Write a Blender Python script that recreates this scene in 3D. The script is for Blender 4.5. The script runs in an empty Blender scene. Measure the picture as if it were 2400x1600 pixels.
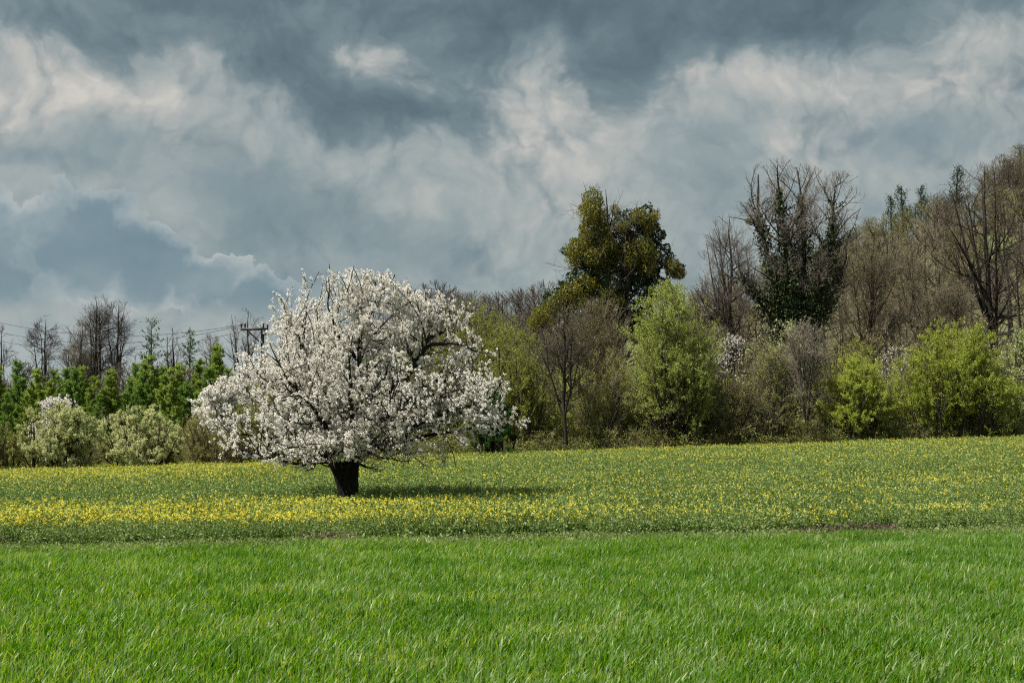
import bpy, math, random
import numpy as np
from mathutils import Vector, noise as mnoise

# ------------------------------------------------------------------ camera, world, sun, exposure
SC = bpy.context.scene
COL = SC.collection
CAMZ = 2.6
PITCH = math.atan(200 / 3333.3)
cam_d = bpy.data.cameras.new('camera'); cam_d.lens = 50; cam_d.sensor_width = 36
cam_d.clip_start = 0.1; cam_d.clip_end = 5000
cam_d.dof.use_dof = True; cam_d.dof.focus_distance = 45; cam_d.dof.aperture_fstop = 8.0
cam = bpy.data.objects.new('camera', cam_d); COL.objects.link(cam)
cam.location = (0, 0, CAMZ); cam.rotation_euler = (math.pi / 2 + PITCH, 0, 0)
SC.camera = cam
SUN_EL, SUN_AZ = 60.0, -106.0          # azimuth measured from straight ahead (+y), negative to the left
SUN_DIR = Vector((math.sin(math.radians(SUN_AZ)) * math.cos(math.radians(SUN_EL)),
                  math.cos(math.radians(SUN_AZ)) * math.cos(math.radians(SUN_EL)), math.sin(math.radians(SUN_EL))))
sl = bpy.data.lights.new('sun', 'SUN'); sl.energy = 5.0; sl.angle = math.radians(0.6); sl.color = (1.0, 0.93, 0.83)
so = bpy.data.objects.new('sun', sl); COL.objects.link(so)
so.rotation_euler = SUN_DIR.to_track_quat('Z', 'Y').to_euler()
SC.view_settings.view_transform = 'Standard'; SC.view_settings.look = 'None'
SC.view_settings.gamma = 1.0; SC.view_settings.exposure = 0.85
SC.render.engine = 'CYCLES'
cy = SC.cycles
cy.max_bounces = 6; cy.diffuse_bounces = 3; cy.glossy_bounces = 2; cy.transmission_bounces = 4; cy.transparent_max_bounces = 4
cy.use_denoising = False; cy.pixel_filter_type = 'BLACKMAN_HARRIS'; cy.filter_width = 1.15
cy.sample_clamp_indirect = 4.0; cy.sample_clamp_direct = 12.0
cy.caustics_reflective = False; cy.caustics_refractive = False


class E:
    """tiny expression builder over shader math nodes"""
    nt = None
    def __init__(s, sock): s.s = sock
    @staticmethod
    def op(o, *a):
        n = E.nt.nodes.new('ShaderNodeMath'); n.operation = o
        for i, x in enumerate(a):
            if isinstance(x, E): E.nt.links.new(x.s, n.inputs[i])
            else: n.inputs[i].default_value = x
        return E(n.outputs[0])
    def __add__(a, b): return E.op('ADD', a, b)
    __radd__ = __add__
    def __sub__(a, b): return E.op('SUBTRACT', a, b)
    def __rsub__(a, b): return E.op('SUBTRACT', b, a)
    def __mul__(a, b): return E.op('MULTIPLY', a, b)
    __rmul__ = __mul__
    def __truediv__(a, b): return E.op('DIVIDE', a, b)


def sstep(x, a, b):
    n = E.nt.nodes.new('ShaderNodeMapRange'); n.interpolation_type = 'SMOOTHSTEP'
    n.inputs[1].default_value = a; n.inputs[2].default_value = b
    E.nt.links.new(x.s, n.inputs[0]); return E(n.outputs[0])


def vcomb(x, y, z=0.0):
    n = E.nt.nodes.new('ShaderNodeCombineXYZ')
    for i, q in enumerate((x, y, z)):
        if isinstance(q, E): E.nt.links.new(q.s, n.inputs[i])
        else: n.inputs[i].default_value = q
    return n.outputs[0]


def fbm(vec, scale, detail=6, rough=0.55, dist=0.0, color=False):
    n = E.nt.nodes.new('ShaderNodeTexNoise'); n.inputs['Scale'].default_value = scale
    n.inputs['Detail'].default_value = detail; n.inputs['Roughness'].default_value = rough
    n.inputs['Distortion'].default_value = dist
    E.nt.links.new(vec, n.inputs['Vector'])
    return n.outputs['Color'] if color else E(n.outputs[0])


def puffs(vec, scale, smooth=0.5):
    n = E.nt.nodes.new('ShaderNodeTexVoronoi'); n.voronoi_dimensions = '2D'; n.feature = 'F1'; n.inputs['Scale'].default_value = scale
    n.inputs['Detail'].default_value = 2; n.inputs['Roughness'].default_value = 0.55
    E.nt.links.new(vec, n.inputs['Vector']); return E(n.outputs['Distance'])


def gauss(vec, cx, cy_, sx, sy):
    n = E.nt.nodes.new('ShaderNodeVectorMath'); n.operation = 'MULTIPLY_ADD'
    n.inputs[1].default_value = (1 / sx, 1 / sy, 0); n.inputs[2].default_value = (-cx / sx, -cy_ / sy, 0)
    E.nt.links.new(vec, n.inputs[0])
    d = E.nt.nodes.new('ShaderNodeVectorMath'); d.operation = 'DOT_PRODUCT'
    E.nt.links.new(n.outputs[0], d.inputs[0]); E.nt.links.new(n.outputs[0], d.inputs[1])
    return E.op('EXPONENT', E(d.outputs['Value']) * -1.0)


def ramp(fac, stops, interp='LINEAR'):
    n = E.nt.nodes.new('ShaderNodeValToRGB'); cr = n.color_ramp; cr.interpolation = interp
    while len(cr.elements) < len(stops): cr.elements.new(0.5)
    for e, (p, c) in zip(cr.elements, stops): e.position = p; e.color = (*c, 1)
    E.nt.links.new(fac.s if isinstance(fac, E) else fac, n.inputs[0]); return n.outputs[0]


def lin(r, g, b):
    f = lambda c: (c / 255 / 12.92) if c / 255 <= 0.04045 else ((c / 255 + 0.055) / 1.055) ** 2.4
    return (f(r), f(g), f(b))


def mixc(fac, a, b, mode='MIX'):
    n = E.nt.nodes.new('ShaderNodeMix'); n.data_type = 'RGBA'; n.blend_type = mode
    for sock, q in ((n.inputs[0], fac), (n.inputs[6], a), (n.inputs[7], b)):
        if isinstance(q, E): E.nt.links.new(q.s, sock)
        elif isinstance(q, bpy.types.NodeSocket): E.nt.links.new(q, sock)
        elif isinstance(q, (int, float)): sock.default_value = q
        else: sock.default_value = (*q, 1)
    return n.outputs[2]


def build_world():
    w = bpy.data.worlds.new('World'); SC.world = w; w.use_nodes = True
    nt = w.node_tree; nt.nodes.clear(); E.nt = nt
    out = nt.nodes.new('ShaderNodeOutputWorld'); bg = nt.nodes.new('ShaderNodeBackground')
    nt.links.new(bg.outputs[0], out.inputs[0]); bg.inputs[1].default_value = 0.1
    sky = nt.nodes.new('ShaderNodeTexSky'); sky.sky_type = 'NISHITA'; sky.sun_disc = False
    sky.sun_elevation = math.radians(SUN_EL); sky.sun_rotation = math.radians(SUN_AZ)
    tc = nt.nodes.new('ShaderNodeTexCoord'); sp = nt.nodes.new('ShaderNodeSeparateXYZ')
    nt.links.new(tc.outputs['Generated'], sp.inputs[0])
    x, y, z = (E(sp.outputs[i]) for i in range(3))
    az = E.op('ARCTAN2', x, y); el = E.op('ARCSINE', z)
    u = az * 3.266 * 1.02 + 1.176; v = 0.98 - el * 3.266
    p0 = vcomb(u, v * 1.25, 0.37)
    # domain warp so that the cloud masses get torn, billowing borders
    wn = fbm(p0, 2.6, 7, 0.55, color=True)
    ws = nt.nodes.new('ShaderNodeVectorMath'); ws.operation = 'MULTIPLY_ADD'
    nt.links.new(wn, ws.inputs[0]); ws.inputs[1].default_value = (0.34, 0.24, 0.0); ws.inputs[2].default_value = (-0.17, -0.12, 0)
    wa = nt.nodes.new('ShaderNodeVectorMath'); wa.operation = 'ADD'
    nt.links.new(vcomb(u, v), wa.inputs[0]); nt.links.new(ws.outputs[0], wa.inputs[1])
    q = wa.outputs[0]
    light = [  # centre u, v, size u, v, weight: modelling of the pale cloud deck
        (0.10, 0.02, 0.20, 0.05, 0.10), (0.20, 0.27, 0.17, 0.05, 0.26), (0.02, 0.33, 0.09, 0.05, 0.24), (0.10, 0.20, 0.10, 0.03, 0.22), (0.34, 0.24, 0.08, 0.05, 0.16), (0.40, 0.18, 0.12, 0.04, 0.08),
        (0.30, 0.355, 0.12, 0.03, -0.14), (0.06, 0.40, 0.25, 0.03, -0.22), (0.45, 0.42, 0.22, 0.06, -0.12), (0.85, 0.14, 0.09, 0.05, 0.12),
        (0.60, 0.33, 0.22, 0.06, 0.05), (0.72, 0.50, 0.22, 0.09, -0.19), (0.55, 0.54, 0.22, 0.06, -0.14), (0.93, 0.48, 0.07, 0.03, 0.16), (1.00, 0.42, 0.14, 0.05, -0.10), (0.95, 0.58, 0.14, 0.08, -0.10),
        (1.26, 0.36, 0.14, 0.06, 0.16), (1.28, 0.24, 0.12, 0.06, 0.12), (1.15, 0.50, 0.14, 0.08, 0.05), (1.62, 0.16, 0.16, 0.05, 0.14), (1.85, 0.22, 0.26, 0.05, 0.12), (2.28, 0.14, 0.12, 0.06, 0.16), (2.15, 0.26, 0.2, 0.05, 0.12),
        (1.84, 0.34, 0.09, 0.04, 0.22), (1.60, 0.32, 0.14, 0.06, -0.10), (1.62, 0.50, 0.10, 0.10, -0.16), (1.72, 0.42, 0.10, 0.05, -0.06), (2.12, 0.37, 0.13, 0.05, -0.16), (0.62, 0.67, 0.3, 0.06, -0.10), (1.30, 0.62, 0.25, 0.06, -0.03), (1.15, 0.45, 0.35, 0.10, 0.08), (1.55, 0.25, 0.7, 0.10, 0.05)]
    dark = [  # slate-dark storm masses
        (0.30, 0.05, 0.40, 0.10, 0.62), (0.06, 0.13, 0.16, 0.035, 0.46), (0.25, 0.15, 0.10, 0.04, 0.42), (0.95, 0.01, 0.55, 0.09, 0.55), (1.55, 0.02, 0.65, 0.10, 0.72), (2.15, 0.02, 0.40, 0.09, 0.62),
        (1.46, 0.16, 0.10, 0.09, 0.70), (1.75, 0.11, 0.24, 0.05, 0.46), (1.98, 0.14, 0.08, 0.05, 0.60), (1.12, 0.10, 0.10, 0.09, 0.30), (0.60, 0.16, 0.16, 0.07, 0.80), (0.76, 0.22, 0.16, 0.06, 0.76), (0.84, 0.28, 0.16, 0.045, 0.72), (1.02, 0.28, 0.12, 0.05, 0.70), (1.06, 0.18, 0.10, 0.08, 0.30), (1.31, 0.36, 0.03, 0.03, 0.22), (0.08, 0.02, 0.12, 0.04, -0.25), (0.85, 0.14, 0.10, 0.05, -0.24)]
    n1 = fbm(q, 4.5, 10, 0.56); n2 = fbm(q, 13.0, 8, 0.58)
    pf = puffs(q, 9.0); pf2 = puffs(q, 20.0)
    puff = (0.40 - pf) * 0.40 + (0.40 - pf2) * 0.20
    crease = E.op('ABSOLUTE', fbm(q, 7.0, 9, 0.55) - 0.5)
    b = fbm(p0, 2.4, 8, 0.5) * 0.40 + 0.34
    for c in light: b = b + gauss(q, *c[:4]) * c[4]
    b = b + puff * 0.26 + (n1 - 0.5) * 0.30 + (n2 - 0.5) * 0.14 - crease * 0.28 + 0.065
    col = ramp(b, [(0.14, lin(106, 126, 134)), (0.34, lin(134, 150, 154)), (0.50, lin(160, 169, 168)), (0.64, lin(178, 181, 177)), (0.84, lin(212, 206, 197))])
    dm = puff * -0.75 + (n1 - 0.5) * 1.0 + (n2 - 0.5) * 0.30 - crease * 0.5 + 0.08
    for c in dark: dm = dm + gauss(q, *c[:4]) * c[4]
    dcol = ramp((dm + (n2 - 0.5) * 0.5 + (fbm(q, 3.0, 8, 0.6) - 0.5) * 0.9) * 0.62, [(0.16, lin(140, 153, 156)), (0.36, lin(122, 138, 143)), (0.62, lin(102, 120, 127)), (0.92, lin(86, 105, 113))])
    col = mixc(sstep(dm, 0.0, 0.72), col, dcol)
    # thin blue-slate gaps low in the sky
    blue = fbm(vcomb(u, v * 1.6, 2.1), 2.2, 6, 0.5)
    bl = sstep(blue + sstep(v, 0.2, 0.75) * 0.14, 0.56, 0.72) * 0.3
    col = mixc(bl, col, mixc(0.35, lin(112, 136, 150), col))
    # the low cumulus bank on the left: crisp cauliflower edge, slate-blue body
    wn2 = fbm(vcomb(u, v, 5.0), 9.0, 9, 0.6, color=True)
    w2 = nt.nodes.new('ShaderNodeVectorMath'); w2.operation = 'MULTIPLY_ADD'
    nt.links.new(wn2, w2.inputs[0]); w2.inputs[1].default_value = (0.16, 0.16, 0); w2.inputs[2].default_value = (-0.08, -0.08, 0)
    w3 = nt.nodes.new('ShaderNodeVectorMath'); w3.operation = 'ADD'
    nt.links.new(vcomb(u, v), w3.inputs[0]); nt.links.new(w2.outputs[0], w3.inputs[1]); r = w3.outputs[0]
    f = None
    for c in ((-0.10, 0.62, 0.34, 0.18), (0.20, 0.58, 0.15, 0.155), (0.33, 0.62, 0.13, 0.12), (0.45, 0.66, 0.13, 0.085), (0.58, 0.69, 0.13, 0.07)):
        g = gauss(r, *c); f = g if f is None else E.op('SMOOTH_MAX', f, g, 0.06)
    f = f + (0.62 - puffs(r, 11.0, 0.3)) * 0.20
    body = sstep(f, 0.365, 0.41)
    deep = sstep(f, 0.38, 0.80)
    tone = fbm(vcomb(u, v * 1.3, 9.0), 5.0, 7, 0.5)
    cb = ramp(deep * 0.50 + (tone - 0.5) * 1.0 + (n1 - 0.5) * 0.5 + 0.22, [(0.08, lin(178, 183, 183)), (0.24, lin(156, 169, 172)), (0.46, lin(141, 157, 163)), (0.68, lin(122, 143, 152)), (0.97, lin(106, 130, 142))])
    fade = 1.0 - sstep(v + (tone - 0.5) * 0.12, 0.68, 0.75)
    col = mixc(body * fade, col, cb)
    low = sstep(v + (tone - 0.5) * 0.10, 0.70, 0.82) * (1.0 - sstep(u, 0.35, 1.0)) * 0.75
    col = mixc(low, col, lin(168, 178, 180))
    # scale colours so that background strength 0.1 gives them back; a little clear sky shows through
    up = mixc(1.0, col, (5.6, 5.6, 5.6), 'MULTIPLY')
    fin = mixc(0.03, up, sky.outputs[0])
    nt.links.new(fin, bg.inputs[0])


build_world()

# ------------------------------------------------------------------ terrain
def sst(a, b, x):
    t = np.clip((x - a) / (b - a), 0, 1); return t * t * (3 - 2 * t)


def wob(x, y, s, seed=0.0):
    """cheap smooth noise, -1..1, vectorised"""
    x = np.asarray(x, float) / s; y = np.asarray(y, float) / s
    return (np.sin(x * 1.3 + seed) * np.cos(y * 1.7 - seed * 2) + 0.6 * np.sin(x * 2.9 - y * 2.1 + seed * 3) + 0.4 * np.cos(x * 5.3 + y * 4.7 + seed * 5)) / 2.0


HX = [-400, -200, -110, -60, -20, 0, 40, 66, 90, 130, 200, 400]
HZ = [2, 0.0, 0.5, 3.0, 8, 11.0, 21, 31, 40, 50, 58, 60]


def gh(x, y):
    x = np.asarray(x, float); y = np.asarray(y, float)
    s = sst(18, 82, y)
    field = s * (0.55 + 0.032 * np.clip(x, -90, 60)) + 0.03 * wob(x, y, 6) * sst(5, 30, y)
    hill = np.interp(x * 250 / np.maximum(y, 120), HX, HZ)
    r = np.clip((y - 96) / 154, 0, 1.0)
    return field + hill * (r ** 1.15) + 1.0 * wob(x, y, 30, 1.0) * sst(120, 200, y)


def margin(x):           # where the wheat ends and the rape begins
    return 31.4 + 0.17 * np.asarray(x, float) * (np.abs(x) < 60) + 0.25 * wob(x, 0, 2.2, 2)


# ------------------------------------------------------------------ materials
MAT = {}


def new_mat(name):
    m = bpy.data.materials.new(name); m.use_nodes = True; nt = m.node_tree; nt.nodes.clear(); E.nt = nt
    out = nt.nodes.new('ShaderNodeOutputMaterial'); MAT[name] = m
    return m, nt, out


def leaf_mat(name, cols, trans=0.4, rough=0.6, spec=0.25, tmul=(1.1, 1.25, 0.6)):
    """thin leaf: glossy diffuse face mixed with light coming through; every leaf draws its own colour"""
    m, nt, out = new_mat(name)
    geo = nt.nodes.new('ShaderNodeNewGeometry')
    oi = nt.nodes.new('ShaderNodeObjectInfo')
    n = len(cols)
    big = fbm(geo.outputs['Position'], 0.45, 2, 0.5)
    fac = E(geo.outputs['Random Per Island']) * 0.7 + big * 0.7 - 0.2 + (E(oi.outputs['Random']) - 0.5) * 0.15
    col = ramp(fac, [((i + 0.3) / n, c) for i, c in enumerate(cols)])
    p = nt.nodes.new('ShaderNodeBsdfPrincipled'); p.inputs['Roughness'].default_value = rough
    p.inputs['Specular IOR Level'].default_value = spec
    nt.links.new(col, p.inputs['Base Color'])
    t = nt.nodes.new('ShaderNodeBsdfTranslucent'); nt.links.new(mixc(1.0, col, tmul, 'MULTIPLY'), t.inputs[0])
    mx = nt.nodes.new('ShaderNodeMixShader'); mx.inputs[0].default_value = trans
    nt.links.new(p.outputs[0], mx.inputs[1]); nt.links.new(t.outputs[0], mx.inputs[2]); nt.links.new(mx.outputs[0], out.inputs[0])
    return m


def bark_mat(name, c1, c2, bump=0.5, scale=6.0):
    m, nt, out = new_mat(name)
    geo = nt.nodes.new('ShaderNodeNewGeometry')
    mp = nt.nodes.new('ShaderNodeMapping'); mp.inputs['Scale'].default_value = (1, 1, 0.25)
    nt.links.new(geo.outputs['Position'], mp.inputs[0])
    f = fbm(mp.outputs[0], scale, 6, 0.65); oi = nt.nodes.new('ShaderNodeObjectInfo')
    col = ramp(f + (E(oi.outputs['Random']) - 0.5) * 0.34, [(0.25, c1), (0.75, c2)])
    p = nt.nodes.new('ShaderNodeBsdfPrincipled'); p.inputs['Roughness'].default_value = 0.85
    p.inputs['Specular IOR Level'].default_value = 0.2
    nt.links.new(col, p.inputs['Base Color'])
    if bump:
        b = nt.nodes.new('ShaderNodeBump'); b.inputs['Strength'].default_value = bump; b.inputs['Distance'].default_value = 0.05
        nt.links.new(f.s, b.inputs['Height']); nt.links.new(b.outputs[0], p.inputs['Normal'])
    nt.links.new(p.outputs[0], out.inputs[0])
    return m


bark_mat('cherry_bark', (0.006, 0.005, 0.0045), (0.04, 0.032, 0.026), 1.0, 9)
bark_mat('dark_bark', (0.014, 0.012, 0.010), (0.045, 0.038, 0.032), 0.5, 5)
bark_mat('grey_bark', (0.05, 0.043, 0.036), (0.14, 0.12, 0.10), 0.5, 5)
bark_mat('brown_twig', (0.07, 0.058, 0.041), (0.205, 0.176, 0.122), 0)
bark_mat('grey_twig', (0.075, 0.064, 0.053), (0.20, 0.175, 0.15), 0)
bark_mat('pale_twig', (0.16, 0.14, 0.115), (0.30, 0.265, 0.22), 0)
bark_mat('dark_twig', (0.04, 0.033, 0.027), (0.10, 0.083, 0.068), 0)
leaf_mat('blossom', [(0.66, 0.64, 0.58), (0.82, 0.81, 0.77), (0.87, 0.86, 0.83)], 0.38, 0.6, 0.2, (1, 1, 0.97))
leaf_mat('bronze_leaf', [(0.16, 0.10, 0.03), (0.22, 0.17, 0.05)], 0.35)
leaf_mat('cream_leaf', [(0.30, 0.33, 0.12), (0.48, 0.51, 0.25), (0.66, 0.67, 0.42)], 0.35, 0.5, 0.3, (1, 1.05, 0.7))
leaf_mat('fresh_leaf', [(0.19, 0.235, 0.045), (0.30, 0.345, 0.08), (0.42, 0.45, 0.15)], 0.42)
leaf_mat('lime_leaf', [(0.21, 0.255, 0.025), (0.33, 0.375, 0.055), (0.44, 0.465, 0.12)], 0.45)
leaf_mat('olive_leaf', [(0.13, 0.155, 0.025), (0.22, 0.245, 0.04), (0.31, 0.33, 0.075)], 0.40)
leaf_mat('bud_leaf', [(0.17, 0.155, 0.05), (0.25, 0.235, 0.08), (0.34, 0.33, 0.13)], 0.35)
leaf_mat('larch_leaf', [(0.12, 0.18, 0.025), (0.20, 0.28, 0.042), (0.31, 0.38, 0.085)], 0.35, 0.6, 0.2)
leaf_mat('larch_light', [(0.10, 0.19, 0.03), (0.15, 0.25, 0.045), (0.2, 0.3, 0.07)], 0.35, 0.6, 0.2)
leaf_mat('pine_leaf', [(0.015, 0.035, 0.018), (0.03, 0.065, 0.03), (0.045, 0.085, 0.035)], 0.15, 0.6, 0.2)
leaf_mat('ivy_leaf', [(0.014, 0.032, 0.011), (0.028, 0.056, 0.018), (0.055, 0.09, 0.026)], 0.12, 0.5, 0.35)
leaf_mat('mistletoe_leaf', [(0.07, 0.095, 0.02), (0.14, 0.155, 0.028), (0.28, 0.235, 0.03)], 0.35, 0.45, 0.4, (1.1, 1.1, 0.4))
leaf_mat('dark_leaf', [(0.015, 0.05, 0.010), (0.03, 0.085, 0.014), (0.05, 0.12, 0.02)], 0.3)
leaf_mat('wheat_blade', [(0.026, 0.088, 0.004), (0.056, 0.158, 0.006), (0.098, 0.222, 0.010), (0.26, 0.34, 0.17)], 0.48, 0.45, 0.34, (1.6, 1.5, 0.25))
leaf_mat('yellowed_blade', [(0.30, 0.24, 0.04), (0.42, 0.34, 0.08)], 0.4)
leaf_mat('rape_leaf', [(0.07, 0.12, 0.028), (0.14, 0.21, 0.055), (0.23, 0.31, 0.11)], 0.30, 0.5, 0.35, (1.1, 1.3, 0.5))
leaf_mat('rape_flower', [(0.74, 0.62, 0.03), (0.84, 0.74, 0.06), (0.88, 0.80, 0.16)], 0.3, 0.6, 0.2, (1, 1, 0.5))
leaf_mat('deadnettle_top', [(0.10, 0.065, 0.06), (0.16, 0.10, 0.105), (0.20, 0.16, 0.12)], 0.3)
leaf_mat('weed_leaf', [(0.09, 0.13, 0.035), (0.15, 0.21, 0.06), (0.23, 0.28, 0.12)], 0.35)
leaf_mat('dry_stalk', [(0.22, 0.17, 0.09), (0.32, 0.26, 0.15)], 0.2)


def ground_mat():
    m, nt, out = new_mat('soil')
    geo = nt.nodes.new('ShaderNodeNewGeometry')
    a = fbm(geo.outputs['Position'], 3.0, 8, 0.65); c = fbm(geo.outputs['Position'], 0.15, 4, 0.5)
    soil = ramp(a, [(0.3, (0.035, 0.026, 0.016)), (0.7, (0.09, 0.068, 0.042))])
    grass = ramp(a, [(0.3, (0.025, 0.055, 0.012)), (0.7, (0.07, 0.12, 0.03))])
    col = mixc(sstep(c + (a - 0.5) * 0.4, 0.42, 0.58), soil, grass)
    p = nt.nodes.new('ShaderNodeBsdfPrincipled'); p.inputs['Roughness'].default_value = 0.95
    nt.links.new(col, p.inputs['Base Color'])
    b = nt.nodes.new('ShaderNodeBump'); b.inputs['Strength'].default_value = 0.6; b.inputs['Distance'].default_value = 0.08
    nt.links.new(a.s, b.inputs['Height']); nt.links.new(b.outputs[0], p.inputs['Normal'])
    nt.links.new(p.outputs[0], out.inputs[0])
    m, nt, out = new_mat('hill_turf')
    geo = nt.nodes.new('ShaderNodeNewGeometry')
    a = fbm(geo.outputs['Position'], 0.8, 8, 0.7); c = fbm(geo.outputs['Position'], 0.03, 5, 0.6)
    litter = ramp(a, [(0.3, (0.05, 0.048, 0.022)), (0.7, (0.12, 0.115, 0.05))])
    grass = ramp(a, [(0.3, (0.06, 0.10, 0.02)), (0.7, (0.13, 0.19, 0.045))])
    col = mixc(sstep(c + (a - 0.5) * 0.3, 0.46, 0.60) * 0.55, litter, grass)
    p = nt.nodes.new('ShaderNodeBsdfPrincipled'); p.inputs['Roughness'].default_value = 0.95
    nt.links.new(col, p.inputs['Base Color']); nt.links.new(p.outputs[0], out.inputs[0])


ground_mat()
m, nt, out = new_mat('dark_metal')
p = nt.nodes.new('ShaderNodeBsdfPrincipled'); geo = nt.nodes.new('ShaderNodeNewGeometry')
nt.links.new(ramp(fbm(geo.outputs['Position'], 12, 4), [(0.3, (0.012, 0.012, 0.013)), (0.7, (0.035, 0.033, 0.032))]), p.inputs['Base Color'])
p.inputs['Roughness'].default_value = 0.6; nt.links.new(p.outputs[0], out.inputs[0])

# ------------------------------------------------------------------ mesh helpers
def mesh_obj(name, chunks, mats, parent=None, smooth=False, link=True, loc=None):
    """chunks: list of (verts Nx3, faces Mx4 or Mx3, material index)"""
    V, L, S, MI = [], [], [], []; off = 0
    for v, f, mi in chunks:
        if len(v) == 0 or len(f) == 0: continue
        V.append(np.asarray(v, np.float32)); L.append((f + off).ravel()); S.append(np.full(len(f), f.shape[1], np.int32))
        MI.append(np.full(len(f), mi, np.int32)); off += len(v)
    V = np.concatenate(V); L = np.concatenate(L).astype(np.int32); S = np.concatenate(S); MI = np.concatenate(MI)
    me = bpy.data.meshes.new(name)
    me.vertices.add(len(V)); me.vertices.foreach_set('co', V.ravel())
    me.loops.add(len(L)); me.loops.foreach_set('vertex_index', L)
    me.polygons.add(len(S)); me.polygons.foreach_set('loop_start', np.concatenate(([0], np.cumsum(S)[:-1])).astype(np.int32))
    me.polygons.foreach_set('loop_total', S)
    for q in mats: me.materials.append(MAT[q])
    me.polygons.foreach_set('material_index', MI)
    if smooth: me.polygons.foreach_set('use_smooth', np.ones(len(S), bool))
    me.update(calc_edges=True)
    o = bpy.data.objects.new(name, me)
    if link: COL.objects.link(o)
    if parent is not None: o.parent = parent
    if loc is not None: o.location = loc
    return o


def nrm(v): return v / np.maximum(np.linalg.norm(v, axis=-1, keepdims=True), 1e-9)


def tubes(P, R, sides=3):
    N, K, _ = P.shape
    T = np.empty_like(P); T[:, 1:-1] = P[:, 2:] - P[:, :-2]; T[:, 0] = P[:, 1] - P[:, 0]; T[:, -1] = P[:, -1] - P[:, -2]
    T = nrm(T); ax = T.mean(1); ref = np.zeros((N, 3)); ref[np.arange(N), np.abs(ax).argmin(1)] = 1
    U = nrm(np.cross(T, ref[:, None, :])); W = np.cross(T, U)
    a = np.arange(sides) * 2 * math.pi / sides
    V = P[:, :, None] + R[:, :, None, None] * (np.cos(a)[None, None, :, None] * U[:, :, None] + np.sin(a)[None, None, :, None] * W[:, :, None])
    i = (np.arange(N) * K * sides)[:, None, None]; k = (np.arange(K - 1) * sides)[None, :, None]; s = np.arange(sides)[None, None, :]; s2 = (s + 1) % sides
    F = np.stack([i + k + s, i + k + s2, i + k + sides + s2, i + k + sides + s], -1).reshape(-1, 4)
    return V.reshape(-1, 3), F


def diamonds(C, size, rng, aspect=0.6, up=None, flat=0.0, jit=0.35):
    """leaf-shaped quads at C; size array; up: preferred long-axis direction"""
    n = len(C); size = np.broadcast_to(size, (n,)) * rng.uniform(1 - jit, 1 + jit, n)
    d = rng.normal(size=(n, 3))
    if up is not None: d = d * 0.7 + np.asarray(up)
    d = nrm(d); r = rng.normal(size=(n, 3)); r[:, 2] *= (1 - flat); w = nrm(np.cross(d, r))
    nn = nrm(np.cross(d, w)); s = size[:, None]
    bow = nn * s * 0.12
    V = np.stack([C - d * s * .5, C - d * s * .05 + w * s * aspect * .5 + bow, C + d * s * .5, C - d * s * .05 - w * s * aspect * .5 + bow], 1).reshape(-1, 3)
    F = np.arange(n * 4).reshape(-1, 4)
    return V, F


def sample(P, n_per_m, rng, t0=0.0, t1=1.0, spread=0.03):
    """points scattered along polylines"""
    L = np.linalg.norm(np.diff(P, axis=1), axis=2).sum(1)
    n = rng.poisson(L * (t1 - t0) * n_per_m); i = np.repeat(np.arange(len(P)), n)
    t = rng.uniform(t0, t1, len(i)) * (P.shape[1] - 1); k = np.minimum(t.astype(int), P.shape[1] - 2); f = (t - k)[:, None]
    q = P[i, k] * (1 - f) + P[i, k + 1] * f
    return q + rng.normal(size=q.shape) * spread


def march(base, d, L, K, up, noi, rng, r0, r1):
    N = len(base); P = np.empty((N, K + 1, 3)); P[:, 0] = base; st = (L / K)[:, None]
    d = d.copy(); bend = rng.normal(size=(N, 3)) * noi
    for k in range(K):
        d = nrm(d + rng.normal(size=(N, 3)) * noi + bend * 0.4 + np.array([0, 0, up]) / K * 2)
        P[:, k + 1] = P[:, k] + d * st
    t = np.linspace(0, 1, K + 1)[None]
    R = r0[:, None] * (1 - t) ** 0.8 + r1 * np.minimum(t, 1) ** 1
    return P, R


def clamp_env(P, R, env, rng, keep=0.12, soft=0.12):
    if env is None: return P, R
    N, K, _ = P.shape
    ins = env(P.reshape(-1, 3), np.repeat(rng.normal(size=N) * soft, K)).reshape(N, K)
    first = np.where(ins.all(1), K, np.argmin(ins, 1))
    f = np.clip(first / (K - 1), 0, 1)
    ok = f > keep
    P, R, f = P[ok], R[ok], f[ok]
    P = P[:, :1] + (P - P[:, :1]) * f[:, None, None]
    return P, R


def spawn(P, R, rng, dens, t0=0.1, t1=1.0, ang=45, angsd=12, length=(0.5, 1.0), ratio=None, rr=0.6, r1=0.004, K=4, up=0.3, noi=0.12, env=None, rmin=0.006, shrink=0.6, soft=0.12):
    L = np.linalg.norm(np.diff(P, axis=1), axis=2).sum(1)
    n = rng.poisson(L * (t1 - t0) * dens); i = np.repeat(np.arange(len(P)), n); M = len(i)
    t = rng.uniform(t0, t1, M); tt = t * (P.shape[1] - 1); k = np.minimum(tt.astype(int), P.shape[1] - 2); f = (tt - k)[:, None]
    b = P[i, k] * (1 - f) + P[i, k + 1] * f; tan = nrm(P[i, k + 1] - P[i, k])
    r = (R[i, k] * (1 - f[:, 0]) + R[i, k + 1] * f[:, 0]) * rr
    v = rng.normal(size=(M, 3)); perp = nrm(v - (v * tan).sum(1, keepdims=True) * tan)
    a = np.radians(rng.normal(ang, angsd, M))[:, None]
    d = tan * np.cos(a) + perp * np.sin(a)
    if ratio is not None: ln = L[i] * ratio * rng.uniform(0.65, 1.3, M)
    else: ln = rng.uniform(length[0], length[1], M)
    ln = ln * (1.0 - shrink * (t - t0) / (t1 - t0 + 1e-6))
    Pn, Rn = march(b, d, ln, K, up, noi, rng, np.maximum(r, rmin), r1)
    return clamp_env(Pn, Rn, env, rng, soft=soft)


F_D = 3266.0          # focal length in the pixel units used for the layout below (image 2352 wide)


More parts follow.
